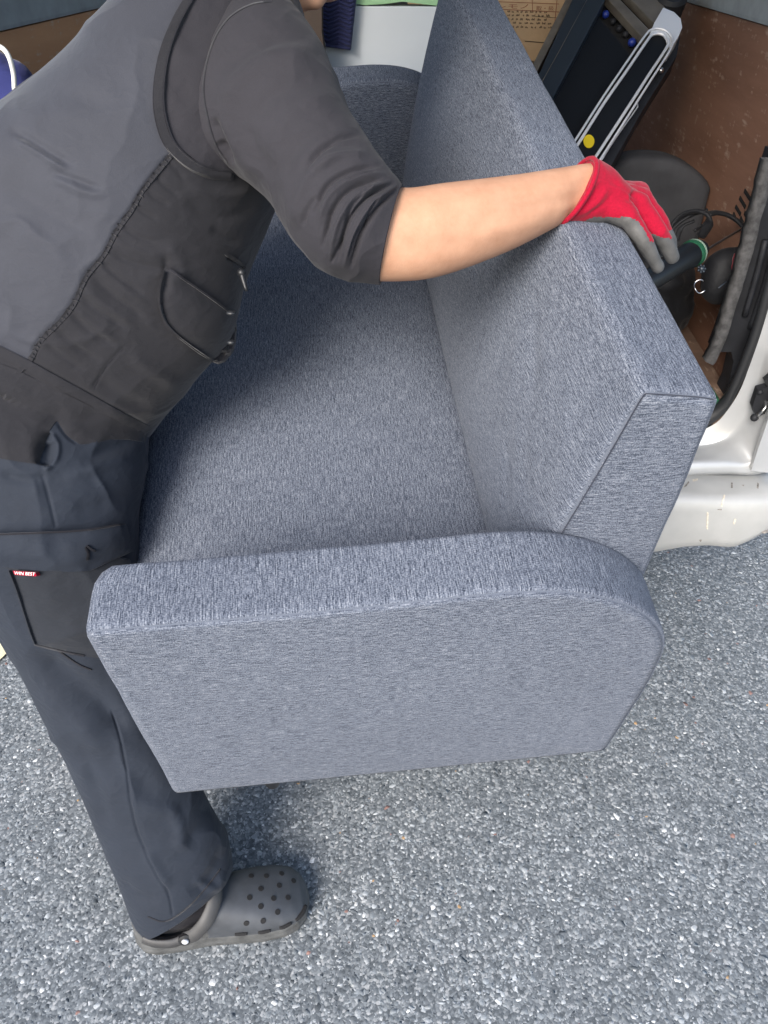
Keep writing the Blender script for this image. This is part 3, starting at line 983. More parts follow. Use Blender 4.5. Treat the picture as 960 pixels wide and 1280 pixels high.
def block(name, pts, radii, y0, y1, edge=.012, dome=(.006, .006), bulge=None, parent=sofa, u_along='y', seam=.0012, step=.010, ystep=.03, wob=.0012, post=None):
    """upholstered block: rounded outline in x-z extruded along y with soft edges, sewn seams and domed ends"""
    prof, arc = outline(pts, radii, 9, step)
    c = prof.mean(0)
    n = len(prof)
    tang = np.roll(prof, -1, 0) - np.roll(prof, 1, 0)
    nor = np.stack([tang[:, 1], -tang[:, 0]], 1); nor /= np.linalg.norm(nor, axis=1)[:, None]
    if ((prof - c) * nor).sum() < 0: nor = -nor
    rows = []          # (y, inset, is_cap, shrink)
    E = edge
    rows_y = []
    # near cap, from centre out
    for k in np.linspace(0.02, .93, 16): rows.append((y0 - dome[0] * (1 - k ** 2.5) - 0.0, 0, k, 'cap'))
    for k in (.955, .975): rows.append((y0 - dome[0] * (1 - k ** 2.5), 0, k, 'cap'))
    rows.append((y0 + .0006, E * .62, 1, 'cap'))
    rows.append((y0 + .0016, E * .50 + seam, 1, 'seam'))      # seam groove
    rows.append((y0 + .0022, E * .34, 1, 'rim'))
    rows.append((y0 + E * .45, E * .10, 1, 'rim'))
    rows.append((y0 + E, 0, 1, 'rim'))
    ny = max(3, int((y1 - y0 - 2 * E) / ystep))
    for y in np.linspace(y0 + E, y1 - E, ny + 1)[1:-1]: rows.append((y, 0, 1, 'rim'))
    rows.append((y1 - E, 0, 1, 'rim'))
    rows.append((y1 - E * .45, E * .10, 1, 'rim'))
    rows.append((y1 - .0022, E * .34, 1, 'rim'))
    rows.append((y1 - .0016, E * .50 + seam, 1, 'seam'))
    rows.append((y1 - .0006, E * .62, 1, 'cap'))
    for k in (.975, .955): rows.append((y1 + dome[1] * (1 - k ** 2.5), 0, k, 'cap'))
    for k in np.linspace(.93, 0.02, 16): rows.append((y1 + dome[1] * (1 - k ** 2.5), 0, k, 'cap'))
    V, UVs = [], []
    for y, ins, k, kind in rows:
        q = prof - nor * ins
        if k < 1:
            q0 = prof - nor * E * .66
            q = c + (q0 - c) * k
        V.append(np.column_stack([q[:, 0], np.full(n, y), q[:, 1]]))
        if kind in ('cap', 'seam'): UVs.append(np.column_stack([q[:, 0], q[:, 1]]))
        else: UVs.append(np.column_stack([np.full(n, y) + 3.3, arc]))
    V = np.array(V); UVs = np.array(UVs)
    if bulge is not None:
        flat = V.reshape(-1, 3)
        NN = np.zeros_like(V); NN[:, :, 0] = nor[None, :, 0]; NN[:, :, 2] = nor[None, :, 1]
        V = bulge(V, NN)
    fl = V.reshape(-1, 3)
    ctr = np.array([c[0], (y0 + y1) / 2, c[1]])
    d = fl - ctr; d /= np.linalg.norm(d, axis=1)[:, None] + 1e-9
    fl = fl + d * (wob * (vnoise(fl, 9, 3) + .5 * vnoise(fl, 24, 4)))[:, None]
    if post is not None: fl = post(fl)
    Fc = gfaces(len(rows), n, True)
    Fc += [list(range(n))[::-1], list(range((len(rows) - 1) * n, len(rows) * n))]
    # orientation
    o = mk(name, fl, Fc, M['fabric'], parent, uv=UVs.reshape(-1, 2))
    bm = bmesh.new(); bm.from_mesh(o.data); bmesh.ops.recalc_face_normals(bm, faces=bm.faces); bm.to_mesh(o.data); bm.free()
    return o


arm_pts = [(0, 0), (-.003, .470), (.28, .474), (.425, .483), (.492, .474), (.550, .446), (.592, .411), (.624, .367), (.641, .322), (.648, .22), (.650, 0)]
arm_r = [.010, .014, .1, .08, .05, .04, .035, .035, .05, .08, .012]
# front corner of the arm is rounded in plan on its inner side
def arm_round(y_in, sgn):
    def f(P):
        P = P.copy()
        d = np.clip((P[:, 1] - y_in) * sgn + .030, 0, .030) / .030      # 1 at inner face
        k = np.clip(1 - P[:, 0] / .06, 0, 1)
        P[:, 0] += .022 * (1 - np.sqrt(np.clip(1 - d ** 2, 0, 1))) * k
        return P
    return f
near_arm = block('armrest', arm_pts, arm_r, 0, TA, .008, (.006, .003), seam=.0014, ystep=.012, post=arm_round(TA, 1))
far_arm = block('armrest', arm_pts, arm_r, L_ - TA, L_, .008, (.003, .006), seam=.0014, ystep=.012, post=arm_round(L_ - TA, -1))


def back_bulge(V, N):
    y = np.clip((V[:, :, 1] - TA) / (L_ - 2 * TA), 0, 1)
    z = np.clip((V[:, :, 2] - .27) / (.67 - .27), 0, 1)
    fr = np.clip(-N[:, :, 0], 0, 1) ** 2
    amp = .026 * (4 * y * (1 - y)) ** .35 * np.sin(math.pi * np.clip(z, 0, 1)) ** .8 * fr
    V = V + N * amp[:, :, None]
    P = V.reshape(-1, 3)
    # soft puckers on the front of the cushion
    for (yy, zz, ang, ln, a) in [(.27, .55, .6, .05, -.0045), (.30, .50, 1.0, .06, .003), (.20, .47, .7, .05, -.003), (.36, .58, -.5, .04, -.003), (.23, .42, .9, .07, -.003), (.16, .56, .8, .06, .002), (.52, .50, .3, .09, -.003), (.7, .45, .5, .1, -.003)]:
        dy, dz = P[:, 1] - yy, P[:, 2] - zz
        s = dy * math.cos(ang) + dz * math.sin(ang)
        t = -dy * math.sin(ang) + dz * math.cos(ang)
        P = P + N.reshape(-1, 3) * (.7 * a * np.exp(-(s / ln) ** 2 - (t / .012) ** 2) * fr.reshape(-1))[:, None]
    return P.reshape(V.shape)


back_o = block('backrest', [(.462, .20), (.5335, .671), (.612, .657), (.6205, .54), (.628, .34), (.634, .05), (.50, .05)], [.01, .006, .009, .05, .02, .01, .01], TA + .001, L_ - TA - .001, .007, (.004, .004), seam=.0015, bulge=back_bulge, ystep=.014, step=.008, wob=.0018)


def seat_bulge(V, N):
    y = np.clip((V[:, :, 1] - TA) / (L_ - 2 * TA), 0, 1)
    x = np.clip(V[:, :, 0] / .48, 0, 1)
    up = np.clip(N[:, :, 2], 0, 1) ** 2
    amp = .022 * (4 * y * (1 - y)) ** .4 * (4 * x * (1 - x)) ** .5 * up
    V = V.copy(); V[:, :, 2] += amp
    P = V.reshape(-1, 3)
    P[:, 2] += (up.reshape(-1) * .002 * (vnoise(P, 7, 21) + .4 * vnoise(P, 22, 22)))
    return P.reshape(V.shape)


block('seat_cushion', [(-.012, .13), (-.024, .268), (.485, .268), (.485, .13)], [.01, .016, .01, .01], TA + .001, L_ - TA - .001, .010, (.003, .003), bulge=seat_bulge, ystep=.016, step=.012)
SEAMM = cloth('dark_upholstery_seam', (0.030, 0.035, 0.052), weave=500)
def seam_line(pts, r, parent, name='sewn_seam'):
    MB().tube(pts, r, 6, 6).build(name, SEAMM, parent, True)
seam_line([(.466, TA + .0012, .26), (.482, TA - .001, .36), (.5005, TA - .0012, .466), (.519, TA - .001, .575), (.5325, TA + .0010, .655), (.5365, TA + .0022, .666)], .0008, back_o)
seam_line([(.5365, TA + .0022, .6662), (.560, TA + .0015, .6635), (.590, TA + .0015, .6585), (.606, TA + .002, .654)], .0005, back_o)
block('base_frame', [(.02, .035), (.02, .129), (.60, .129), (.60, .035)], [.01, .006, .006, .01], TA + .002, L_ - TA - .002, .008, (.001, .001), ystep=.1, step=.03)
for x, y in [(.140, .016), (.52, .06), (.140, L_ - .034), (.55, L_ - .034)]:
    f = MB(); f.tube([(x, y, .003), (x, y, -.020), (x, y, -.032)], [.013, .013, .011], 14)
    f.build('foot', M['black'], sofa, auto=40)

# ------------------------------------------------------------------ things inside the van
card = empty('cardboard_box', 'upper brown cardboard box printed with a table of Japanese text', 'box', loc=(0, 0, 0))
card.matrix_world = VM
YB = 2.42
p0, p1 = VY(470, 77, YB), VY(694, 77, YB)
tr_ = VY(716, 0, YB)
x1 = (p1[0] + tr_[0]) / 2 + .004
bz0 = p1[2]
b = MB(); b.box((x1 - .42, YB, bz0), (x1, YB + .30, bz0 + .34), .003)
b.build('carton', M['card'], card)
MB().box((x1 - .42, YB + .14, bz0 + .3405), (x1, YB + .16, bz0 + .342)).build('tape', M['khaki'], card)
card['label'] = 'upper brown cardboard box with a printed table of Japanese text'
# printed frame lines
def pline(a, b, w, m, name):
    a, b = VY(*a, YB - .0008), VY(*b, YB - .0008)
    t = b - a; t /= np.linalg.norm(t)
    n_ = np.cross(t, [0, 1, 0]) * w / 2
    MB().prism([a + n_, b + n_, b - n_, a - n_], np.array([0, -1.0, 0]), .0004).build(name, M[m], card)
for a, b in [((590, 1), (699, 5)), ((590, 10), (699, 15)), ((699, -30), (691, 54)), ((665, -20), (665.5, 14.5))]:
    pline(a, b, .0016, 'ink2', 'printed_rule')
pline((656, 51.5), (692, 54), .0016, 'ink', 'printed_rule')
pline((669, 20.5), (699, 22.5), .0009, 'ink', 'printed_rule')


def text_part(body, px, py, h_px, plane_y, m, parent, name='printed_text', align='LEFT', squeeze=1.0, target=None):
    cu = bpy.data.curves.new('txt', 'FONT')
    cu.body = body
    cu.align_x = align
    cu.size = 1.0
    cu.extrude = 0
    o = bpy.data.objects.new('txt', cu)
    COL.objects.link(o)
    dg = bpy.context.evaluated_depsgraph_get()
    me = bpy.data.meshes.new_from_object(o.evaluated_get(dg))
    bpy.data.objects.remove(o); bpy.data.curves.remove(cu)
    return me


def text_on_box(body, px, py, px2, h_px, m):
    me = text_part(body, px, py, h_px, YB, m, card)
    n = len(me.vertices)
    A = np.zeros(n * 3, dtype=np.float32); me.vertices.foreach_get('co', A); A = A.reshape(-1, 3)
    Fc = [list(p.vertices) for p in me.polygons]
    bpy.data.meshes.remove(me)
    if not n: return
    a, b = VY(px, py, YB - .0012), VY(px2, py, YB - .0012)
    hgt = abs(VY(px, py - h_px, YB)[2] - a[2])
    A = A - A.min(0)
    s = (b[0] - a[0]) / A[:, 0].max()
    V = np.column_stack([a[0] + A[:, 0] * s, np.full(n, a[1]), a[2] + A[:, 1] * hgt / A[:, 1].max()])
    mk('printed_text', V, Fc, M[m], card, smooth=False)


text_on_box('ワレモノ', 606, 10.5, 660, 5.5, 'ink2')
text_on_box('取・扱', 670, 13, 692, 5.5, 'ink2')
# rows of body print, too small to read in the photo: short inked strokes
rb = MB()
for r_, (y_, x_a, x_b) in enumerate([(15.5, 604, 688), (20, 606, 690), (25, 612, 688), (29.5, 616, 688), (34.5, 622, 690)]):
    x = x_a
    while x < x_b - 3:
        wd = rng.uniform(2.2, 5.5)
        for k in range(int(wd / .9)):
            a = VY(x + k * .9, y_ + (x - 610) * .02, YB - .0008)
            hh = rng.uniform(.0022, .0052); up = rng.uniform(0, .0016)
            rb.prism([a + [0, 0, up], a + [.0011, 0, up], a + [.0011, 0, up + hh], a + [0, 0, up + hh]], np.array([0, -1.0, 0]), .0003)
        x += wd + rng.uniform(1.2, 3.5)
o = rb.build('printed_text', M['ink'], card); tag(o, kind='stuff')
# lower box under it
low = empty('cardboard_box', 'lower brown cardboard box under the printed one', 'box'); low.matrix_world = VM
lz = bz0 - .004
MB().box((x1 - .45, YB - .012, lz - .045), (x1 + .004, YB + .31, lz), .002).build('carton_lid', M['card'], low)
MB().box((x1 - .446, YB - .004, ZF), (x1, YB + .305, lz - .047), .003).build('carton', M['card'], low)

# white board with a green edge standing behind the far arm
wb = empty('white_board', 'plain white board with pale green top edge standing behind the sofa arm', 'board'); wb.matrix_world = VM
yw = 2.16
a, b = VY(413, 6, yw), VY(556, 6, yw)
ztop = VY(480, 7.5, yw)[2]
MB().box((a[0] - .02, yw, ZF), (b[0] + .03, yw + .06, ztop), .004).build('face_panel', M['white'], wb)
gv = [VY(x, y, yw - .004) for x, y in [(445, -14), (440, 4), (456, 6.5), (480, 5), (503, 2.0), (530, 5.5), (556, 8), (575, 8), (575, -14)]]
MB().prism(gv, np.array([0, 1.0, 0]), .072).build('green_edge', M['green'], wb)
# quilted blanket hanging over it: zigzag stitched ridges in real relief
yq = yw - .03
Bq = np.array([[386, -22], [398, 50], [411, 58], [438, 63], [441, 45], [446, -22]], float)
nu, nv = 90, 110
Vq = []
for j in range(nv):
    t = j / (nv - 1)
    y_ = -20 + 82 * t
    xl = np.interp(t, [0, .6, 1], [388, 396, 408]); xr = np.interp(t, [0, 1], [447.5, 438.5])
    for i in range(nu):
        s = i / (nu - 1)
        px, py = xl + (xr - xl) * s, y_ + (s - 1) * 5 * t
        zz = py + 5.2 * abs(((px - 398) / 13.0) % 2 - 1) * 1.1
        rel = .006 * abs(math.sin(math.pi * zz / 5.4)) ** .6 + .004 * math.sin(px * .09)
        edge = min(s, 1 - s, (1 - t) * 1.2)
        Vq.append(VY(px, py, yq - rel * min(1, edge * 14) + (.01 if edge == 0 else 0)))
Vq = np.array(Vq).reshape(nv, nu, 3)
Vb = Vq[:, ::-1].copy(); Vb[:, :, 1] = yq + .018
VV = np.concatenate([Vq, Vb], 1)
Fq = gfaces(nv, 2 * nu, True)
Fq += [list(range(2 * nu))[::-1], list(range((nv - 1) * 2 * nu, nv * 2 * nu))]
q = mk('moving_blanket', VV @ VR.T, Fq, M['navy'], None)
tag(q, 'navy quilted blanket with zigzag stitching hanging over the white board', 'blanket')
hem = [VY(x, y, yq - .008) @ VR.T for x, y in [(407, 57), (420, 58.5), (438, 61)]]
h_ = MB().tube(hem, .0035, 6, 4).build('hem', M['navy'], q, True)
# dark brown board at the left of it
db = MB(); db.prism([VY(x, y, 2.05) for x, y in [(340, -30), (402, -30), (402, 40), (413, 120), (420, 170), (330, 170)]], np.array([0, 1.0, 0]), .03)
o = db.build('wooden_board', M['darkwood'], None, off=(0, 0, 0)); o.matrix_world = VM
tag(o, 'dark brown wooden board standing left of the navy blanket', 'board')
# blue cloth with white piping at the left edge
cl = empty('blue_cloth_bundle', 'blue cloth bundle with white piping against the left plywood', 'cloth bundle'); cl.matrix_world = VM
c0 = VY(-24, 128, 1.52)
c0[0] = max(c0[0], XL + .062)
b = MB(); b.ball(c0, (.060, .06, .085), 30, 20)
P = np.array(b.V); P += ((P - c0) * (.22 * vnoise(P, 22, 3) + .08 * vnoise(P, 55, 4))[:, None])
P[:, 0] = np.maximum(P[:, 0], XL + .002)
b.V = [tuple(v) for v in P]
b.build('folded_cloth', M['blue'], cl, True)
MB().tube([VY(-26, 56, 1.455), VY(-6, 57, 1.448), VY(5, 62, 1.447), VY(12, 73, 1.447), VY(17, 92, 1.455), VY(18, 112, 1.46)], .0042, 8, 5).build('piping', M['piping'], cl, True)
o = MB(); o.box((XL + .003, c0[1] - .05, ZF + .013), (c0[0] + .07, c0[1] + .16, c0[2] - .05), .01)
o2 = o.build('storage_crate', M['trim'], None); o2.matrix_world = VM
tag(o2, 'dark crate under the blue cloth by the left plywood', 'crate')

# leaning black machine with chrome looped rail
TOPP = U(830, 30, 1.86)
BOT = U(640, 300, 1.62)
LFT = U(752, -8, 1.90)
u_ = BOT - TOPP; u_ /= np.linalg.norm(u_)
n_ = np.cross(u_, LFT - TOPP); n_ /= np.linalg.norm(n_)
if n_ @ (CAM - TOPP) < 0: n_ = -n_


def PL(px, py, h=0.0):
    r = ray(px, py)
    o = TOPP + n_ * h
    return CAM + r * (((o - CAM) @ n_) / (r @ n_))


mach = empty('folded_treadmill', 'black folded flat machine with chrome looped side rail and yellow sticker leaning by the wall', 'exercise machine', loc=tuple(BOT))


def slab(name, px, h, thick, m, bev=True, smooth=False):
    b = MB(); b.prism([PL(x, y, h) for x, y in px], n_, -thick)
    bm = bmesh.new()
    vs = [bm.verts.new(v) for v in b.V]
    for f in b.F: bm.faces.new([vs[i] for i in f])
    bmesh.ops.recalc_face_normals(bm, faces=bm.faces)
    if bev: bmesh.ops.bevel(bm, geom=bm.edges[:], offset=.0022, segments=2, profile=.7, affect='EDGES')
    bm.verts.index_update()
    V = [tuple(v.co) for v in bm.verts]; Fc = [[v.index for v in f.verts] for f in bm.faces]; bm.free()
    return mk(name, V, Fc, M[m], mach, smooth, off=BOT)


slab('belt_panel', [(748, 20), (792, 74), (700, 222), (640, 190)], 0.0, .03, 'panel')
slab('side_rail', [(741, -30), (757, -2), (686, 132), (640, 215), (610, 190), (676, 88), (728, -30)], .022, .05, 'rail')
slab('rail_edge', [(727, -40), (733, -30), (672, 88), (600, 210), (592, 200), (664, 84)], .012, .05, 'khaki')
b = MB(); b.tube([PL(740, -12, .024), PL(700, 62, .024), PL(662, 130, .024)], .0008, 6).build('rail_highlight', M['khaki'], mach, True, off=BOT)
slab('motor_recess', [(748, -6), (812, 60), (792, 76), (746, 22)], -.022, .02, 'hole')
for c_, r_ in [((757, 18), .009), ((790, 53), .010)]:
    MB().ball(PL(*c_, -.008), r_, 14, 10).build('blue_roller', M['bluep'], mach, True, off=BOT)
for c_ in [(766, 27), (774, 36), (782, 43)]:
    MB().ball(PL(*c_, -.012), .008, 10, 8).build('roller', M['trim'], mach, True, off=BOT)
slab('cross_bar', [(752, -10), (766, -10), (813, 38), (806, 48), (800, 44)], .012, .02, 'khaki')
slab('slot', [(770, -8), (782, -4), (818, 28), (814, 36)], -.004, .02, 'hole')
slab('end_plate', [(776, -14), (812, -14), (832, 10), (818, 30)], .014, .02, 'khaki')
slab('end_cap', [(829, 9), (843, 15), (851, 23), (853, 34), (848, 46), (838, 62), (832, 50), (826, 42), (818, 42), (811, 45), (818, 28)], .030, .045, 'silver', smooth=False)
slab('side_pod', [(826, 43), (834, 50), (834, 58), (788, 131), (738, 206), (690, 270), (668, 262), (722, 180), (756, 127), (813, 45), (819, 41)], .029, .05, 'panel')
slab('side_body', [(840, 58), (851, 44), (846, 70), (805, 135), (765, 205), (716, 280), (690, 272), (742, 206), (792, 131)], .0, .05, 'trim')  # black body of the machine beside the looped rail
loop1 = [(668, 262), (694, 222), (722, 181), (755, 129), (785, 86), (811, 48), (817, 43), (824, 42), (831, 45), (834.5, 52), (833, 60), (812, 92), (787, 131), (742, 200), (716, 238), (696, 266)]
MB().tube([PL(x, y, .034) for x, y in loop1], .0036, 8, 5).build('chrome_trim', M['chrome'], mach, True, off=BOT)
loop2 = [(660, 262), (687, 222), (716, 180), (750, 127), (779, 84), (806, 45), (815, 37), (826, 36), (836, 41), (840.5, 50), (838, 62), (817, 95), (792, 134), (748, 203), (722, 242), (700, 272)]
MB().tube([PL(x, y, .033) for x, y in loop2], .0028, 8, 5).build('chrome_trim', M['chrome'], mach, True, off=BOT)
MB().tube([PL(x, y, .018) for x, y in [(795, 127), (797, 132), (794, 138), (770, 172), (752, 200)]], .0016, 6, 4).build('latch_wire', M['chrome'], mach, True, off=BOT)
st_ = [PL(736 + 6.8 * math.cos(a), 177 + 8.2 * math.sin(a), .0302) for a in np.linspace(0, 2 * math.pi, 24, endpoint=False)]
MB().prism(st_, n_, .0012).build('sticker', M['yellow'], mach, off=BOT)
MB().ball(PL(826, 88, .012), .007, 12, 8).build('bolt', M['steel'], mach, True, off=BOT)
kb = MB(); kc = PL(836, 6, -.005)
kb.tube([kc + n_ * -.03, kc + n_ * -.02, kc + n_ * .02, kc + n_ * .028], [.030, .038, .038, .030], 20)
kb.build('knob', M['trim'], mach, auto=35, off=BOT)
slab('knob_arm', [(800, -20), (850, -20), (858, 4), (842, 14), (822, 4)], -.012, .02, 'trim')

# black bag and the tool lying on it
bag = empty('tool_bag', 'black soft tool bag with looped straps in front of the wheel arch', 'bag'); bag.matrix_world = VM
b0 = VY(872, 375, 1.80)
bb = MB()
bb.ball((.48, 1.86, ZF + .11), (.17, .19, .125), 40, 26)
bb.ball((.51, 1.80, ZF + .18), (.11, .12, .07), 30, 20)
bb.ball((.40, 1.72, ZF + .08), (.13, .17, .10), 30, 20)
Vb_, Fb_, Nb_ = remesh(bb.V, bb.F, .008, 3)
Vb_ = Vb_ + Nb_ * (.012 * vnoise(Vb_, 14, 4) + .007 * vnoise(Vb_, 33, 5) - .006 * np.abs(vnoise(Vb_ * [1, .6, 2.2], 22, 8)))[:, None]
Vb_[:, 2] = np.maximum(Vb_[:, 2], ZF + .001)
Vb_[:, 0] = np.minimum(Vb_[:, 0], XR - .004)
mk('bag_body', Vb_, Fb_, M['bag'], bag)
for pts, r_, fl in [([(838, 300), (836, 288), (850, 271), (868, 264), (884, 268), (886, 280), (876, 296)], .010, .5), ([(884, 268), (896, 266), (912, 270), (926, 280), (934, 292), (938, 310)], .010, .5), ([(830, 305), (842, 284), (862, 270), (878, 264)], .007, .6), ([(846, 300), (852, 284), (868, 276)], .006, .6), ([(883, 262), (885, 272), (878, 282), (868, 288)], .003, 1)]:
    MB().tube([VY(x, y, 1.70 + .02 * math.sin(i)) for i, (x, y) in enumerate(pts)], r_, 10, 6, flat=fl).build('strap', M['bag'], bag, True)
pk = MB(); pk.ball(VY(905, 345, 1.62), (.05, .04, .06), 20, 14); P = np.array(pk.V); P += (.01 * vnoise(P, 25, 9))[:, None]; pk.V = [tuple(v) for v in P]
pk.build('side_pocket', M['bag'], bag, True)
tl = empty('hand_tool', 'dark cylindrical hand tool with green and pale collar lying on the bag', 'tool', loc=tuple(U(835, 335, 1.42)))
o_ = U(835, 335, 1.42)
a, b = U(786, 366, 1.36), U(864, 318, 1.47)
d_ = (b - a) / np.linalg.norm(b - a)
MB().tube([a, a + d_ * .004, a + (b - a) * .3, a + (b - a) * .8, a + (b - a) * .93, b], [.015, .020, .021, .022, .025, .024], 22, 1).build('grip', M['tool'], tl, True, off=o_, auto=50)
MB().tube([b - d_ * .004, b, b + d_ * .007, b + d_ * .008], [.025, .0262, .0262, .023], 22).build('green_collar', M['greenp'], tl, True, off=o_, auto=40)
MB().tube([b + d_ * .0085, b + d_ * .009, b + d_ * .013, b + d_ * .0135], [.023, .0258, .0258, .021], 22).build('pale_collar', M['pale'], tl, True, off=o_, auto=40)
c_ = b + d_ * .03 + U(878, 336, 1.45) * 0
cc = U(877, 336, 1.465)
chm = MB(); chm.tube([b + d_ * .02, b + d_ * .034, b + d_ * .036], [.02, .018, .012], 14)
chm.build('chuck', M['black'], tl, auto=40, off=o_)
gm = MB(); gm.ball(cc, .006, 12, 8)
for k in range(7):
    a_ = 2 * math.pi * k / 7
    gm.ball(cc + R_ * .0065 * math.cos(a_) + D_ * .0065 * math.sin(a_), .0025, 8, 6)
gm.build('adjusting_wheel', M['rail'], tl, True, off=o_)
MB().tube([U(868, 321, 1.465), U(900, 302, 1.50), U(934, 282, 1.545)], .0022, 8, 4).build('rod', M['steel'], tl, True, off=o_)
ringc = U(875, 358, 1.44)
rg = MB().tube([ringc + R_ * .011 * math.cos(t) - D_ * .012 * math.sin(t) + F_ * .002 * math.sin(3 * t) for t in np.linspace(math.radians(55), math.radians(320), 20)], .0011, 8).build('metal_hook', M['steel'], None, True, off=ringc)
rg.location = ringc
tag(rg, 'small shiny open metal hook ring on the black bag', 'hook')
o_2 = U(903, 358, 1.46)
tg = MB().tube([U(898, 360, 1.46), U(908, 352, 1.47)], .0013, 6).build('wire_pin', M['rail'], None, True, off=o_2); tg.location = o_2
tag(tg, 'thin short wire pin right of the metal hook', 'pin')
rc = U(924, 328, 1.56)
rbm = MB(); rbm.ball((0, 0, 0), (.016, .014, .026), 14, 10)
P = np.array(rbm.V); P *= (1 + .25 * vnoise(P, 60, 2))[:, None]; rbm.V = [tuple(v) for v in P]
r0 = rbm.build('red_rag', M['redbit'], None, True); r0.location = rc
tag(r0, 'small dark red rag tucked beside the pillar', 'rag')

# ------------------------------------------------------------------ person
FB = G(232, 1165)
FB = np.array([FB[0] - .02, FB[1], 0])          # base point by the right foot
TORSO = [
    (168, 566, -250, 352, 1.06, .165), (185, 540, -230, 330, 1.05, .165), (234, 480, -180, 230, 1.02, .165), (284, 414, -120, 165, 1.0, .165), (304, 345, -14, 178, .99, .165),
    (336, 262, 48, 148, .985, .165), (362, 195, 104, 100, .98, .16), (378, 115, 156, 50, .98, .155), (384, 50, 205, -8, .99, .14), (372, 0, 246, -68, 1.0, .10), (365, -28, 280, -92, 1.01, .07)]
SLEEVE = [
    (330, -20, 236, 190, .93, .08), (352, -2, 246, 206, .905, .088), (402, 62, 285, 210, .875, .085), (433, 132, 333, 246, .85, .075), (463, 183, 366, 300, .83, .068),
    (487, 218, 403, 334, .82, .062), (497, 229, 436, 347, .82, .057), (503, 237, 474, 352, .825, .052)]
FORE = [
    (470, 222, 430, 345, .825, .043), (503, 238, 473, 350, .828, .044), (560, 231.5, 543, 345.5, .835, .043), (640, 221.5, 630, 315.5, .85, .037), (700, 212, 690, 286, .865, .030), (738, 206, 712, 274, .876, .026), (765, 214, 735, 275, .88, .022)]
LEG = [
    (190, 450, -200, 430, 1.06, .14), (187, 500, -195, 465, 1.06, .145), (184, 548, -170, 530, 1.055, .14), (179, 600, -120, 610, 1.035, .115), (171, 655, -66, 690, 1.035, .100),
    (172, 745, -14, 745, 1.065, .092), (192, 850, 42, 852, 1.15, .088), (232, 945, 92, 955, 1.19, .080), (262, 1010, 120, 1020, 1.222, .078), (285, 1052, 150, 1096, 1.255, .080), (291, 1080, 166, 1140, 1.272, .080), (290, 1092, 180, 1162, 1.285, .078)]
LLEG = [
    (150, 470, -230, 470, 1.18, .13), (150, 560, -190, 540, 1.22, .13), (140, 640, -120, 640, 1.28, .11), (140, 740, -20, 740, 1.38, .09), (160, 830, 62, 830, 1.48, .075), (168, 872, 80, 882, 1.545, .07)]

# ---- body: one continuous skin surface
parts = MB()


def add_loft(sec, inset, nu=44, nv=60):
    V = loft(sec, nu, nv, inset=inset)
    k = len(V.reshape(-1, 3))
    Fc = gfaces(nv, nu, True) + [list(range(nu))[::-1], list(range(k - nu, k))]
    parts.add(V.reshape(-1, 3), Fc)


def capsule(a, b, ra, rb, n=14):
    P = [np.asarray(a), np.asarray(b)]
    t = (P[1] - P[0]); L = np.linalg.norm(t); t = t / L
    pts, rr_ = [], []
    for k in np.linspace(-1, 0, 6): pts.append(P[0] + t * ra * math.sin(k * math.pi / 2)); rr_.append(max(1e-4, ra * math.cos(k * math.pi / 2)))
    for k in np.linspace(0, 1, 6): pts.append(P[1] + t * rb * math.sin(k * math.pi / 2)); rr_.append(max(1e-4, rb * math.cos(k * math.pi / 2)))
    parts_b = MB(); 
    pts = np.array(pts)
    a_ = np.cross(t, [.3, .2, 1.0]); a_ /= np.linalg.norm(a_); b_ = np.cross(t, a_)
    V = [p + r * (math.cos(th) * a_ + math.sin(th) * b_) for p, r in zip(pts, rr_) for th in np.linspace(0, 2 * math.pi, n, endpoint=False)]
    return V, gfaces(len(pts), n, True) + [list(range(n))[::-1], list(range((len(pts) - 1) * n, len(pts) * n))]


add_loft(TORSO[:10], .03)
add_loft(SLEEVE, .014)
add_loft(LEG[1:], .022)
add_loft(LLEG, .02)
add_loft(FORE, 0.0, 60, 90)
# hand of the right arm
J = dict(
    wr=U(738, 246, .880),
    pk=[U(784, 270, .872), U(804, 299, .878), U(814, 318, .890), U(822, 333, .903)],
    rg=[U(797, 257, .892), U(823, 288, .896), U(833, 306, .910), U(840, 321, .924)],
    md=[U(801, 249, .914), U(826, 280, .918), U(836, 302, .936), U(838, 316, .955)],
    ix=[U(798, 242, .936), U(818, 272, .940), U(826, 296, .958), U(826, 312, .975)],
    th=[U(758, 236, .915), U(770, 252, .945), U(778, 266, .960)],
)
RAD = dict(pk=[.0125, .0100, .0092, .0082], rg=[.0130, .0106, .0096, .0086], md=[.0130, .0108, .0098, .0088], ix=[.0130, .0108, .0098, .0088], th=[.015, .0115, .0098])


def hand(parts, J, RAD, k):
    for f in ('pk', 'rg', 'md', 'ix', 'th'):
        ch, ra = J[f], RAD[f]
        for i in range(len(ch) - 1): parts.add(*capsule(ch[i], ch[i + 1], ra[i] * k, ra[i + 1] * k))
        parts.add(*capsule(J['wr'], ch[0], .0195 * k, ra[0] * 1.12 * k))
    m = (J['wr'] + J['pk'][0]) / 2 * .5 + (J['md'][0]) * .5
    parts.add(*capsule(J['wr'], m, .020 * k, .0175 * k))


hand(parts, J, RAD, .86)
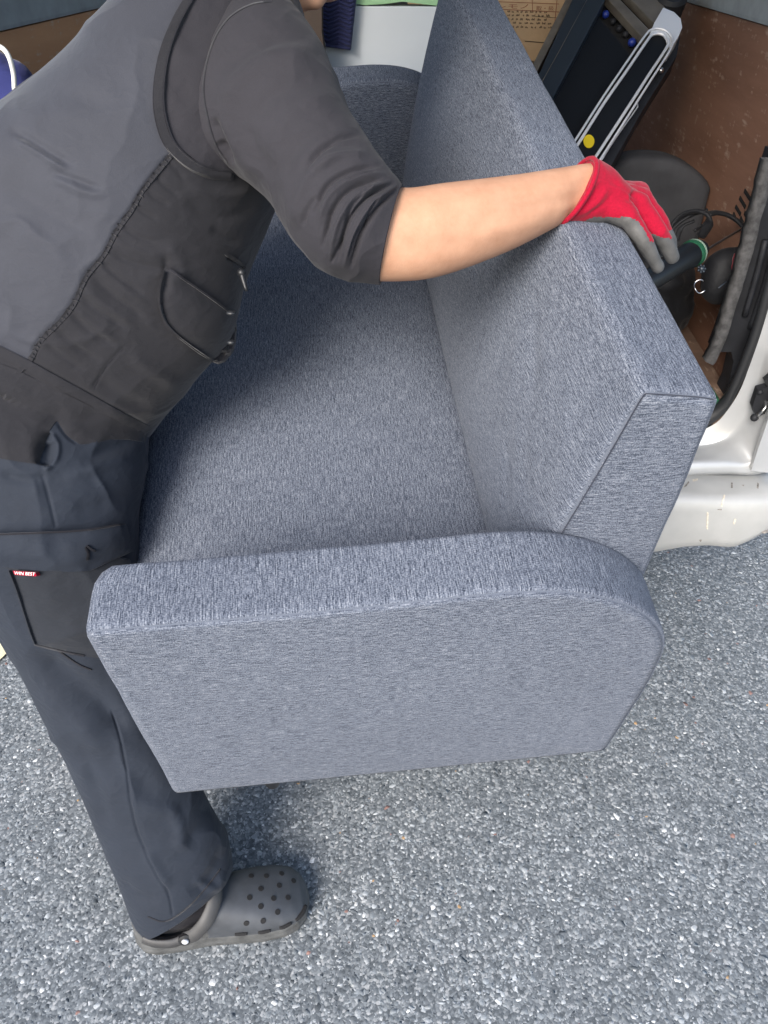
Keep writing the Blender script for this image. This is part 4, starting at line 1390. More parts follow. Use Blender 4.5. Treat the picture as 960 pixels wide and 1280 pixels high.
# left arm reaches down to the front of the seat, hand under its front edge
lsh, lel = U(215, 10, 1.10), U(200, 190, 1.19)
lw_ = from_sofa([-.035, .80, .27])
parts.add(*capsule(lsh, lel, .050, .040)); parts.add(*capsule(lel, lw_, .038, .027))
def LS(x, y, z): return from_sofa([x, y, z])
JL = dict(wr=lw_,
          ix=[LS(-.025, .86, .20), LS(-.018, .87, .165), LS(-.014, .87, .145), LS(-.012, .87, .125)],
          md=[LS(-.025, .84, .195), LS(-.016, .845, .158), LS(-.013, .845, .135), LS(-.012, .845, .115)],
          rg=[LS(-.025, .82, .195), LS(-.016, .82, .16), LS(-.013, .82, .138), LS(-.012, .82, .12)],
          pk=[LS(-.026, .80, .20), LS(-.017, .797, .17), LS(-.014, .796, .15), LS(-.013, .795, .135)],
          th=[LS(-.022, .87, .25), LS(-.015, .895, .23), LS(-.012, .905, .21)])
hand(parts, JL, RAD, .86)
# feet
heelR, toeR = G(172, 1172), G(386, 1126)
fd = (toeR - heelR); FL = np.linalg.norm(fd); fd /= FL
fs = np.array([fd[1], -fd[0], 0])
ank = U(232, 1118, 1.285)
parts.add(*capsule(heelR + fd * .055 + [0, 0, .050], heelR + fd * .23 + [0, 0, .042], .024, .020))
parts.add(*capsule(heelR + fd * .075 + [0, 0, .058], ank, .024, .036))
heelL = G(78, 897); heelL[2] = 0
hd_ = np.array([.93, .36, 0]); 
parts.add(*capsule(heelL + hd_ * .055 + [0, 0, .050], heelL + hd_ * .23 + [0, 0, .042], .024, .020))
parts.add(*capsule(heelL + hd_ * .06 + [0, 0, .06], U(125, 860, 1.52), .028, .045))
# neck and head: chin just below the top of the photo
hc = U(400, -108, 1.03)
parts.add(*capsule(U(318, -10, 1.0), U(360, -60, 1.02), .062, .056))
parts.ball(hc, (.080, .088, .100), 28, 20)
parts.ball(U(372, -128, 1.03), (.085, .085, .090), 24, 18)
parts.add(*capsule(U(357, -24, .985), U(390, -12, 1.0), .034, .022))      # jaw
parts.add(*capsule(U(372, -20, .985), U(392, -5, .995), .030, .0165))     # chin
parts.add(*capsule(U(366, -30, .99), U(430, -70, 1.0), .042, .042))
parts.add(*capsule(U(428, -42, .99), U(434, -36, .992), .012, .010))      # lips
parts.add(*capsule(U(448, -98, .985), U(466, -72, .985), .010, .015))     # nose
parts.add(*capsule(U(440, -118, .96), U(452, -130, 1.02), .012, .012))    # brow
parts.ball(U(368, -98, .945), (.014, .010, .028), 14, 10)                 # ear
for d in (.965, 1.015): parts.ball(U(447, -104, d), .011, 12, 8)
Vp, Fp, Np = remesh(parts.V, parts.F, .0045, 3)
Vp = sculpt(Vp, Np, [([(690, 232), (712, 226), (732, 220)], 3.5, .0012), ([(640, 262), (690, 252), (730, 244)], 6, -.0016), ([(590, 296), (640, 284), (690, 270)], 9, .0016), ([(520, 262), (580, 256), (640, 248)], 14, .0018),
                     ([(660, 240), (690, 238), (722, 234)], 2.2, .0009), ([(700, 262), (716, 256), (728, 250)], 2, .0008), ([(500, 300), (540, 306), (590, 304)], 12, -.0016)])
person = mk('person', Vp, Fp, M['skin'], None, off=FB)
person.location = FB
tag(person, 'person in dark grey vest, navy work trousers and red glove bending over the sofa', 'person')
# hair
hv, hf = MB(), None
hv.ball(U(372, -135, 1.03), (.097, .098, .098), 36, 24)
P = np.array(hv.V); P += (P - U(372, -135, 1.03)) * (.06 * vnoise(P, 60, 2) + .05 * vnoise(P, 22, 4))[:, None]
keep = [i for i in range(len(P)) if True]
hv.V = [tuple(v) for v in P]
hv.build('hair', M['hair'], person, True, off=FB)
for d in (.962, 1.012):
    MB().ball(U(455, -106, d), .009, 12, 8).build('eye', M['hole'], person, True, off=FB)


def garment(name, V, m, midx=None, extra_caps=True):
    nv, nu, _ = V.shape
    Fc = gfaces(nv, nu, True)
    return mk(name, V.reshape(-1, 3), Fc, m, person, midx=midx, off=FB), Fc


def rumple(P, N, amp, sc, seed):
    a = vnoise(P * np.array(sc), 1.0, seed); b = vnoise(P * np.array(sc) * 2.1, 1.0, seed + 1)
    r = np.clip(1 - np.abs(a + .35 * b) * 2.2, 0, 1) ** 2
    m = np.clip(.5 + .9 * vnoise(P, 5, seed + 2), 0, 1)
    return P + N * (amp * (r - .25) * m)[:, None]


# ---- vest
NU, NV = 400, 380
V = loft(TORSO, NU, NV, power=2.15, front=.74)
N = grid_normals(V)
P, Nf = V.reshape(-1, 3), N.reshape(-1, 3)
P = P + Nf * (.0022 * vnoise(P, 11, 1) + .0012 * vnoise(P, 26, 2))[:, None]
P = rumple(P, Nf, .0026, (13, 11, 17), 101)
SEAM = [(216, 190), (196, 214), (178, 238), (164, 262), (146, 286), (130, 318), (108, 345), (92, 378), (74, 402), (50, 425), (38, 447)]
strokes = [
    (SEAM, 2.6, -.0030, 'G'),
    # gathers across the side seam
    ([(206, 196), (222, 214), (232, 226)], 3, -.002), ([(192, 216), (206, 232), (226, 246)], 3, -.0022), ([(180, 236), (198, 250), (214, 256)], 3, -.0022),
    ([(168, 256), (184, 268), (200, 276)], 3, -.002), ([(150, 280), (172, 296), (200, 304)], 3.5, -.0025), ([(134, 310), (160, 326), (200, 336), (226, 338)], 4, -.003),
    ([(124, 324), (146, 346), (180, 368)], 4, -.003), ([(110, 342), (140, 368), (172, 392), (190, 402)], 4.5, -.004), ([(98, 368), (126, 392), (160, 412)], 4, -.0032),
    ([(84, 388), (112, 414), (146, 434)], 4, -.0032), ([(66, 408), (98, 436), (128, 452)], 4, -.003), ([(52, 424), (80, 448), (108, 464)], 3.5, -.0025),
    ([(120, 330), (152, 356), (188, 384)], 4, .0022), ([(104, 356), (136, 384), (172, 408)], 4.5, .0028), ([(90, 382), (122, 408), (150, 428)], 4, .002), ([(140, 296), (166, 312), (206, 322)], 4, .002),
    # vertical panel stitch lines
    ([(155, 434), (134, 456), (116, 486)], 1.6, -.0016, 'G'),
    # back panel tension folds
    ([(10, 160), (44, 178), (70, 196), (96, 208)], 6, -.0035), ([(16, 172), (50, 192), (84, 212)], 5, .003), ([(60, 212), (96, 226), (128, 238)], 5, -.003), ([(64, 222), (100, 238), (134, 246)], 6, .0022),
    ([(0, 225), (60, 262), (118, 296)], 14, -.003), ([(0, 120), (70, 110), (140, 140)], 16, -.002), ([(20, 280), (70, 320), (96, 350)], 12, .0025),
    # front panel soft folds
    ([(232, 250), (258, 268), (290, 270), (316, 256)], 8, -.003), ([(206, 300), (226, 330), (222, 360)], 9, .003), ([(206, 318), (210, 345), (206, 368)], 5, -.003),
    ([(262, 284), (288, 300), (304, 300)], 6, -.003), ([(160, 440), (200, 470), (226, 480)], 9, .003), ([(120, 470), (150, 496), (190, 512)], 9, -.003),
    ([(230, 230), (270, 244), (318, 240)], 7, .003),
    ([(284, 322), (296, 329), (306, 334)], 2.2, -.004, 'G'),
    ([(0, 430), (40, 452), (100, 486), (150, 514), (184, 534)], 3.2, -.0022, 'G'),
]
P = sculpt(P, Nf, strokes)
Qp, _ = proj(P)
# side of the seam each face lies on (sewn panels)
_, tt, ss = seg_dist(Qp, [(330, -20), (300, 40), (248, 130)] + SEAM + [(-20, 520), (-120, 640)])
Fv = gfaces(NV, NU, True)
face_c = np.array([f[0] for f in Fv])
facing = (((CAM - P) * Nf).sum(1) > -10)
th_i = np.arange(len(P)) % NU
backside = th_i > int(NU * .74 * .5)
mi = np.where((ss[face_c] > 0), 1, 0)
if mi[np.argmin(np.linalg.norm(Qp[face_c] - [60, 250], axis=1))] != 1: mi = 1 - mi
HEM = np.array([(-400, 300), (-24, 424), (20, 446), (60, 468), (100, 490), (150, 518), (183, 536)], float)
mi = np.where(Qp[face_c][:, 1] > np.interp(Qp[face_c][:, 0], HEM[:, 0], HEM[:, 1]), 0, mi)
vest = mk('vest', P, Fv, [M['vest'], M['vest_back']], person, midx=mi, off=FB)
VEST_T = bvh(P, Fv)
TORSO_P, TORSO_F = P, Fv
# inner face of the hem so the cloth has thickness
hemV = V[0]
ring_in = loft([TORSO[0], TORSO[1], TORSO[2]], NU, 12, power=2.15, front=.74, inset=.004)[:8]
hemj = np.stack([P.reshape(NV, NU, 3)[0]] + [ring_in[k] for k in range(8)], 0)
mk('hem_facing', hemj.reshape(-1, 3), [f[::-1] for f in gfaces(9, NU, True)], M['vest'], vest)
vest.children[0].name = 'hem_facing'


def add_patch(name, poly, m, tree, lift, thick, parent, step=3.5, **k):
    V, Fc = patch(poly, tree, lift, thick, step, **k)
    return mk(name, V, Fc, M[m], parent, off=FB, auto=50)


def add_strip(name, line, wd, m, tree, lift, thick, parent, step=2.5, **k):
    V, Fc = strip(line, wd, tree, lift, thick, step, **k)
    return mk(name, V, Fc, M[m], parent, off=FB, auto=60)


fl_ = add_patch('pocket_flap', [(207, 333), (199, 350), (196, 368), (198, 384), (206, 408), (222, 422), (246, 440), (262, 450), (270, 453), (279, 450), (290, 436), (293, 424), (294, 404), (292, 392), (284, 386), (262, 370), (236, 352), (214, 336)], 'vest', VEST_T, .010, .003, vest, step=3, puff=.006, wob=.002, seed=4)
add_strip('flap_seam', [(206, 338), (200, 366), (203, 394), (220, 417), (262, 447), (272, 450)], .9, 'vest', VEST_T, .0165, .001, fl_)
add_strip('seam_thread', [(208, 334), (236, 353), (262, 371), (285, 388)], 2.6, 'thread', VEST_T, .012, .002, fl_)
add_strip('side_seam', [(x - .5, y + 2.5 + 1.2 * math.sin(i * 2.1)) for i, (x, y) in enumerate(SEAM)] + [(20, 468)], 5.5, 'vest', VEST_T, .0016, .002, vest, wob=.0012, seed=3)
add_strip('panel_stitch', [(214, 190), (196, 212), (176, 238), (162, 262)], 1.3, 'stitch', VEST_T, .0006, .0008, vest)
add_strip('panel_stitch', [(160, 266), (130, 318), (124, 328)], 1.0, 'thread', VEST_T, .0006, .0008, vest)
add_strip('vest_hem', [(-24, 428), (20, 449), (60, 471), (100, 493), (150, 521), (183, 538)], 12, 'vest', VEST_T, .0022, .003, vest, step=3, wob=.0008)
gm_ = MB()
_sp = spline(np.array(SEAM, float), np.linspace(0, len(SEAM) - 1, 46))
for k, (x, y) in enumerate(_sp):
    dx, dy = 2.2 + 1.4 * math.sin(k * 2.7), 1.9
    V_, F_2 = strip([(x - dx, y - dy * .4), (x, y), (x + dx, y + dy)], 1.6, VEST_T, .0034, .0012, 2.0)
    gm_.add(V_, F_2)
gm_.build('gather_stitching', M['vest'], vest, off=FB)
add_strip('panel_stitch', [(154, 436), (133, 458), (117, 486)], 1.0, 'thread', VEST_T, .0004, .0008, vest)
add_strip('chest_flap', [(281, 316), (294, 324), (306, 333)], 4, 'vest', VEST_T, .004, .004, vest)
zp = MB(); zp.box((-.004, -.002, -.012), (.004, .002, 0), .001)
zc = U(302, 341, .93)
zb = MB(); zb.tube([zc, zc + D_ * .008 + R_ * .002, zc + D_ * .022 + R_ * .006], [.004, .0035, .002], 8, 3)
zb.ball(zc, .0055, 10, 8)
zb.build('zip_pull', M['black'], vest, True, off=FB)
bt = MB(); bt.ball(U(289, 391, .87), (.006, .005, .003), 12, 8); bt.build('snap', M['black'], vest, True, off=FB)
bt = MB(); bt.ball(U(289, 428, .865), (.005, .004, .003), 12, 8); bt.build('snap', M['black'], vest, True, off=FB)

# ---- shirt: sleeve (and shoulder) of the grey jersey
NUs, NVs = 260, 300
Vs = loft(SLEEVE, NUs, NVs, power=2.1, front=.74)
Ns = grid_normals(Vs)
Ps, Nsf = Vs.reshape(-1, 3), Ns.reshape(-1, 3)
Ps = Ps + Nsf * (.0022 * vnoise(Ps, 13, 31) + .001 * vnoise(Ps, 32, 32))[:, None]
Ps = rumple(Ps, Nsf, .0022, (16, 18, 16), 111)
sl = [
    # bunched cuff: nested folds that pinch together at the upper edge
    ([(500, 234), (474, 258), (452, 290), (437, 338)], 2.6, -.0072), ([(497, 231), (467, 253), (444, 287), (429, 336)], 2.8, .0042),
    ([(494, 228), (458, 247), (434, 279), (420, 330)], 2.5, -.0078), ([(488, 226), (451, 242), (425, 274), (412, 322)], 3.0, .0046),
    ([(480, 222), (440, 234), (415, 262), (402, 312)], 2.6, -.0068), ([(486, 217), (446, 222), (412, 246), (396, 290)], 3.4, .0040),
    ([(478, 206), (440, 212), (408, 232), (390, 270)], 3.0, -.0060), ([(456, 240), (440, 258), (430, 284)], 2.0, -.0040), ([(474, 246), (462, 264), (455, 290)], 2.0, -.0036),
    ([(466, 232), (446, 246), (432, 266)], 1.8, -.0032), ([(450, 282), (442, 300), (436, 322)], 1.8, -.0034), ([(470, 214), (450, 218), (432, 226)], 2.0, -.0034), ([(428, 300), (420, 316), (414, 330)], 2.2, -.0034),
    ([(452, 168), (424, 172), (398, 188), (380, 214)], 3.4, -.0042), ([(396, 244), (384, 262), (378, 284)], 3.0, -.0036),
    ([(436, 190), (402, 204), (378, 234), (368, 276)], 6, .0034), ([(462, 192), (424, 196), (392, 216)], 5, .0032), ([(450, 178), (414, 180), (386, 196)], 5, -.0030),
    # wide drag folds over the upper arm
    ([(400, 66), (356, 68), (318, 84), (290, 112), (276, 146)], 13, .0050), ([(392, 52), (344, 50), (304, 68), (280, 98)], 10, -.0030),
    ([(412, 100), (372, 102), (336, 124), (312, 160)], 11, -.0036), ([(424, 124), (384, 130), (350, 158), (334, 200)], 12, .0034), ([(430, 146), (398, 162), (368, 190), (352, 226)], 9, -.0032),
    ([(276, 130), (284, 160), (300, 192), (326, 226)], 9, .0045), ([(268, 146), (276, 170), (290, 200)], 6, -.0055), ([(302, 140), (318, 180), (342, 222), (362, 262)], 9, -.0028),
    ([(272, 176), (280, 188), (292, 206)], 4, -.005), ([(340, 210), (356, 244), (380, 284)], 10, .003),
]
Ps = sculpt(Ps, Nsf, sl)
Ps = Ps + Nsf * (.0006 * vnoise(Ps, 70, 37))[:, None]
# rolled hem at the cuff
Gs = Ps.reshape(NVs, NUs, 3)
Fs = gfaces(NVs, NUs, True)
cuff_in = loft([SLEEVE[-3], SLEEVE[-2], SLEEVE[-1]], NUs, 40, power=2.1, front=.74, inset=.003)[::-1][:8]
Gs2 = np.concatenate([Gs, cuff_in], 0)
shirt = mk('shirt', Gs2.reshape(-1, 3), gfaces(NVs + 8, NUs, True), M['shirt'], person, off=FB)
SL_T = bvh(np.vstack([Ps, TORSO_P]), Fs + [[i + len(Ps) for i in f] for f in TORSO_F])
# shirt shoulder showing inside the vest armhole, and the armhole binding
add_patch('shirt_shoulder', [(352, -8), (318, 0), (284, 24), (262, 60), (254, 108), (264, 168), (290, 210), (282, 216), (250, 205), (216, 178), (200, 124), (206, 64), (234, 8), (250, -12)], 'shirt', VEST_T, .0035, .003, shirt, step=4, smooth=False, wob=.002, seed=6)
BIND = [(244, -14), (222, 22), (206, 62), (198, 108), (200, 146), (212, 180), (236, 203), (262, 214), (290, 216)]
ab = add_strip('armhole_binding', BIND, 11, 'vest', VEST_T, .0065, .006, vest, step=3)
add_strip('binding_seam', [(x + 6.5, y - 2) for x, y in BIND], 2.0, 'thread', VEST_T, .0072, .002, ab)
add_strip('binding_seam', [(x - 6.0, y + 2) for x, y in BIND], 1.5, 'thread', VEST_T, .003, .002, ab)
add_strip('sleeve_seam', [(340, 1), (312, 6), (284, 24), (264, 58), (254, 106), (260, 150), (270, 182), (284, 204)], 2.2, 'thread', SL_T, .001, .002, shirt)

# ---- trousers
NUp, NVp = 320, 420
Vt = loft(LEG, NUp, NVp, power=2.1, front=.74)
Nt_ = grid_normals(Vt)
Pt, Ntf = Vt.reshape(-1, 3), Nt_.reshape(-1, 3)
Pt = Pt + Ntf * (.003 * vnoise(Pt, 9, 41) + .0012 * vnoise(Pt, 28, 42))[:, None]
Pt = rumple(Pt, Ntf, .0040, (13, 13, 9), 121)
tro = [
    ([(52, 592), (60, 618), (70, 660)], 1.8, -.002, 'G'),
    # slash pocket
    ([(62, 540), (52, 562), (48, 580)], 4, -.007, 'G'), ([(64, 542), (72, 556), (70, 574), (56, 588)], 3, .004, 'G'), ([(60, 552), (58, 572), (56, 582)], 7, -.012, 'G'),
    ([(70, 524), (84, 544), (100, 556)], 2.5, -.003),
    # drag lines across the hip and thigh
    ([(100, 580), (140, 560), (172, 552)], 8, -.004), ([(80, 600), (120, 582), (168, 572)], 9, .0035), ([(0, 590), (30, 600), (60, 596)], 7, -.003), ([(90, 640), (130, 628), (168, 622)], 10, -.002),
    # knee and shin folds
    ([(34, 815), (80, 845), (130, 885), (170, 925)], 15, -.011), ([(50, 860), (95, 900), (140, 950)], 13, .007), ([(120, 980), (165, 1000), (220, 1020)], 10, .004), ([(96, 930), (118, 980), (136, 1040)], 9, -.004), ([(210, 1000), (226, 1040), (222, 1066)], 9, .005), ([(150, 1100), (172, 1120), (200, 1128)], 7, -.004),
    ([(100, 930), (150, 960), (200, 990)], 14, -.004), ([(262, 1000), (254, 1030), (232, 1058)], 10, -.005), 
    ([(284, 1060), (262, 1100), (236, 1118)], 9, -.006), ([(180, 1062), (200, 1092), (214, 1110)], 8, .004), ([(240, 1100), (270, 1110), (284, 1090)], 6, .004),
    # side seam of the lower leg
    ([(140, 890), (152, 930), (162, 990), (172, 1040), (196, 1092), (210, 1116), (217, 1150)], 1.7, -.0022, 'G'),
]
Pt = sculpt(Pt, Ntf, tro)
# cloth gives way where it presses against the sofa front
def yield_to_sofa(P):
    Lc = to_sofa(P)
    m = (Lc[:, 0] > -.004) & (Lc[:, 0] < .30) & (Lc[:, 1] > .0) & (Lc[:, 1] < 1.3) & (Lc[:, 2] < np.where(Lc[:, 1] < TA + .01, .48, .25)) & (Lc[:, 2] > -.02)
    Lc[m, 0] = -.005 - .002 * np.abs(np.sin(Lc[m, 1] * 40))
    return from_sofa(Lc)
Pt = yield_to_sofa(Pt)
Vl = loft(LLEG, 120, 150, power=2.1)
Pl = Vl.reshape(-1, 3)
Pl = Pl + grid_normals(Vl).reshape(-1, 3) * (.004 * vnoise(Pl, 12, 51))[:, None]
Pl = yield_to_sofa(Pl)
Ft = gfaces(NVp, NUp, True)
hem_in = loft([LEG[-3], LEG[-2], LEG[-1]], NUp, 40, power=2.1, front=.74, inset=.003)[::-1][:10]
hem_in = yield_to_sofa(hem_in.reshape(-1, 3))
n1 = len(Pt)
allV = np.vstack([Pt, hem_in, Pl])
Fall = gfaces(NVp + 10, NUp, True) + [[i + n1 + len(hem_in) for i in f] for f in gfaces(150, 120, True)]
pants = mk('trousers', allV, Fall, M['pants'], person, off=FB)
PT = bvh(Pt, Ft)
TAIL_T = bvh(np.vstack([Pt, TORSO_P]), Ft + [[i + len(Pt) for i in f] for f in TORSO_F])
tail = add_patch('shirt_tail', [(-40, 440), (20, 462), (60, 482), (110, 506), (160, 532), (184, 541), (181, 553), (160, 549), (138, 549), (118, 554), (100, 556), (84, 545), (71, 525), (63, 536), (55, 556), (47, 580), (30, 578), (0, 573), (-40, 572)], 'vest', TAIL_T, .0012, .004, pants, step=4, puff=.004, wob=.003, seed=9)
add_patch('cargo_pocket', [(-16, 700), (12, 712), (20, 738), (28, 765), (37, 790), (43, 806), (60, 811), (80, 815), (104, 820), (130, 824), (150, 820), (160, 700), (120, 690), (40, 700)], 'pocket', PT, .010, .004, pants, step=4, puff=.005, wob=.0025, seed=12)
flp = add_patch('cargo_flap', [(-30, 670), (30, 668), (72, 666), (110, 663), (152, 656), (156, 672), (159, 690), (140, 700), (114, 713), (90, 715), (60, 714), (20, 711), (-30, 704)], 'pants', PT, .019, .004, pants, step=4, puff=.004, wob=.0025, seed=15)
add_strip('flap_seam', [(-20, 668.5), (30, 667), (74, 665), (112, 662), (150, 655.5)], 2.4, 'thread', PT, .022, .004, flp)
add_strip('pocket_edge', [(10, 713), (20, 738), (29, 766), (37, 791), (43, 806)], 1.4, 'pocket', PT, .0165, .001, pants)
add_strip('pocket_edge', [(43, 806), (80, 815), (105, 820)], 2.2, 'thread', PT, .012, .003, pants)
add_strip('pleat', [(106, 684), (110, 692), (108, 701)], 2.4, 'thread', PT, .0265, .002, flp)
add_strip('pleat', [(108, 682), (114, 687), (119, 689)], 2.4, 'thread', PT, .0265, .002, flp)
add_strip('knee_seam', [(70, 812), (96, 830), (114, 838)], 1.6, 'thread', PT, .003, .002, pants)
add_strip('hem_stitch', [(184, 1146), (206, 1152), (232, 1137), (256, 1112), (276, 1086)], 1.5, 'thread', PT, .0012, .001, pants)
tagp = add_patch('woven_label', [(16, 713.5), (44, 715.5), (46, 720.5), (18, 718.5)], 'red', PT, .024, .002, pants, step=2)
# label lettering
me = text_part('WIN BEST', 0, 0, 0, 0, None, None)
A = np.zeros(len(me.vertices) * 3, dtype=np.float32); me.vertices.foreach_get('co', A); A = A.reshape(-1, 3); A -= A.min(0)
Fc = [list(p.vertices) for p in me.polygons]; bpy.data.meshes.remove(me)
A[:, 0] /= A[:, 0].max(); A[:, 1] /= A[:, 1].max()
LV = np.array([tuple(v) for v in np.array([tuple(v.co) for v in tagp.data.vertices])]) + FB
ld = ((LV - CAM) @ F_).min()
tv = [U(17.5 + 26 * a + .5 * b, 718.0 + 1.7 * a - 3.8 * b, ld - .0012) for a, b, _ in A]
mk('label_text', tv, Fc, M['piping'], tagp, smooth=False, off=FB)

# ---- gloves
def cuff_tilt(V):
    # the open end slants: its near side sits further down the hand
    V = V.copy()
    hdv = J['pk'][0] - J['wr']; hdv /= np.linalg.norm(hdv)
    nr = len(V)
    C = V.mean(1, keepdims=True)
    near = np.clip(-((V - C) @ F_) / .033, -1, 1)
    fade = np.clip(1 - np.arange(nr) / (nr * .7), 0, 1)[:, None] if nr > 8 else 1.0
    return V + hdv * (near * .013 * fade)[:, :, None]


def build_glove(name, J, label, cuff_sec, red_sel):
    gb = MB()
    hand(gb, J, RAD, 1.0)
    if cuff_sec is not None:
        Vc = cuff_tilt(loft(cuff_sec, 60, 40, power=2.0))
        k = len(Vc.reshape(-1, 3))
        gb.add(Vc.reshape(-1, 3), gfaces(40, 60, True) + [list(range(60))[::-1], list(range(k - 60, k))])
    Vg, Fg, Ng = remesh(gb.V, gb.F, .0021, 4)
    Vg = Vg + Ng * (.0008 * vnoise(Vg, 90, 61) + .0007 * vnoise(Vg, 40, 62))[:, None]
    if cuff_sec is not None:
        Vg = sculpt(Vg, Ng, [([(716, 268), (738, 250), (750, 228)], 3, -.0026), ([(724, 270), (748, 252), (760, 232)], 3.5, .0022), ([(734, 268), (756, 254), (768, 238)], 3, -.0014),
                             ([(772, 232), (786, 246), (790, 262)], 4, .0012), ([(790, 240), (800, 252), (800, 264)], 3.5, -.0014), ([(806, 268), (814, 276), (812, 286)], 3, -.0014), ([(760, 224), (776, 234), (796, 250)], 2.5, -.0012), ([(816, 282), (824, 287), (832, 286)], 2.5, -.0012)])
    cen = np.array([Vg[f].mean(0) for f in Fg])
    mi = red_sel(cen)
    return mk(name, Vg, Fg, [M['red'], M['rubber']], person, midx=mi, off=FB)


CUFF = [(738, 201, 704, 281, .876, .033), (744, 202, 708, 281, .877, .034), (755, 208, 722, 279, .879, .031), (772, 220, 744, 279, .881, .026), (790, 238, 768, 276, .884, .020)]


def sel_right(c):
    q, z = proj(c)
    line = [(690, 290), (712, 284), (734, 275), (743, 271), (761, 272), (786, 271), (797, 276), (806, 288), (814, 305), (818, 314), (821, 305), (823, 301), (832, 303), (842, 308), (850, 300)]
    xs_, ys_ = np.array([p[0] for p in line], float), np.array([p[1] for p in line], float)
    o = np.argsort(xs_, kind='stable')
    below = q[:, 1] > np.interp(q[:, 0], xs_[o], ys_[o])
    # palm side: below the plane of the knuckles
    pl = np.cross(J['pk'][0] - J['wr'], J['ix'][0] - J['wr']); pl /= np.linalg.norm(pl)
    if pl[2] < 0: pl = -pl
    ventral = (c - J['wr']) @ pl < -.012
    tips = np.zeros(len(c), bool)
    for f in ('rg', 'md', 'ix'):
        tips |= np.linalg.norm(c - J[f][3], axis=1) < .022
    return (below | (ventral & (q[:, 0] > 745)) | tips).astype(int)


build_glove('glove', J, None, CUFF, sel_right)
cr = cuff_tilt(loft([CUFF[0], CUFF[1]], 60, 6))[0]
MB().tube(np.vstack([cr, cr[:2]]), .0030, 8).build('glove_cuff', M['red'], person, True, off=FB)
build_glove('glove', JL, None, None, lambda c: ((np.linalg.norm(c[:, None] - np.array([JL[f][3] for f in ('pk', 'rg', 'md', 'ix')])[None], axis=2).min(1) < .045)).astype(int))
ls = MB(); ls.add(*capsule(lsh, lel, .066, .058)); ls.add(*capsule(lel, lel + (lw_ - lel) * .3, .056, .050))
Vx, Fx, Nx = remesh(ls.V, ls.F, .006, 4)
mk('sleeve', Vx + Nx * (.004 * vnoise(Vx, 30, 5))[:, None], Fx, M['shirt'], shirt, off=0 * FB + FB)


sk = MB(); sk.add(*capsule(heelR + fd * .055 + [0, 0, .050], heelR + fd * .23 + [0, 0, .042], .027, .023)); sk.add(*capsule(heelR + fd * .075 + [0, 0, .058], heelR * 0 + ank * .5 + (heelR + fd * .075 + [0, 0, .058]) * .5 + [0, 0, .03], .027, .036))
Vk, Fk, Nk = remesh(sk.V, sk.F, .005, 3)
mk('sock', Vk, Fk, M['thread'], person, off=FB)


# ---- clogs
FDR = fd
tree_R = None


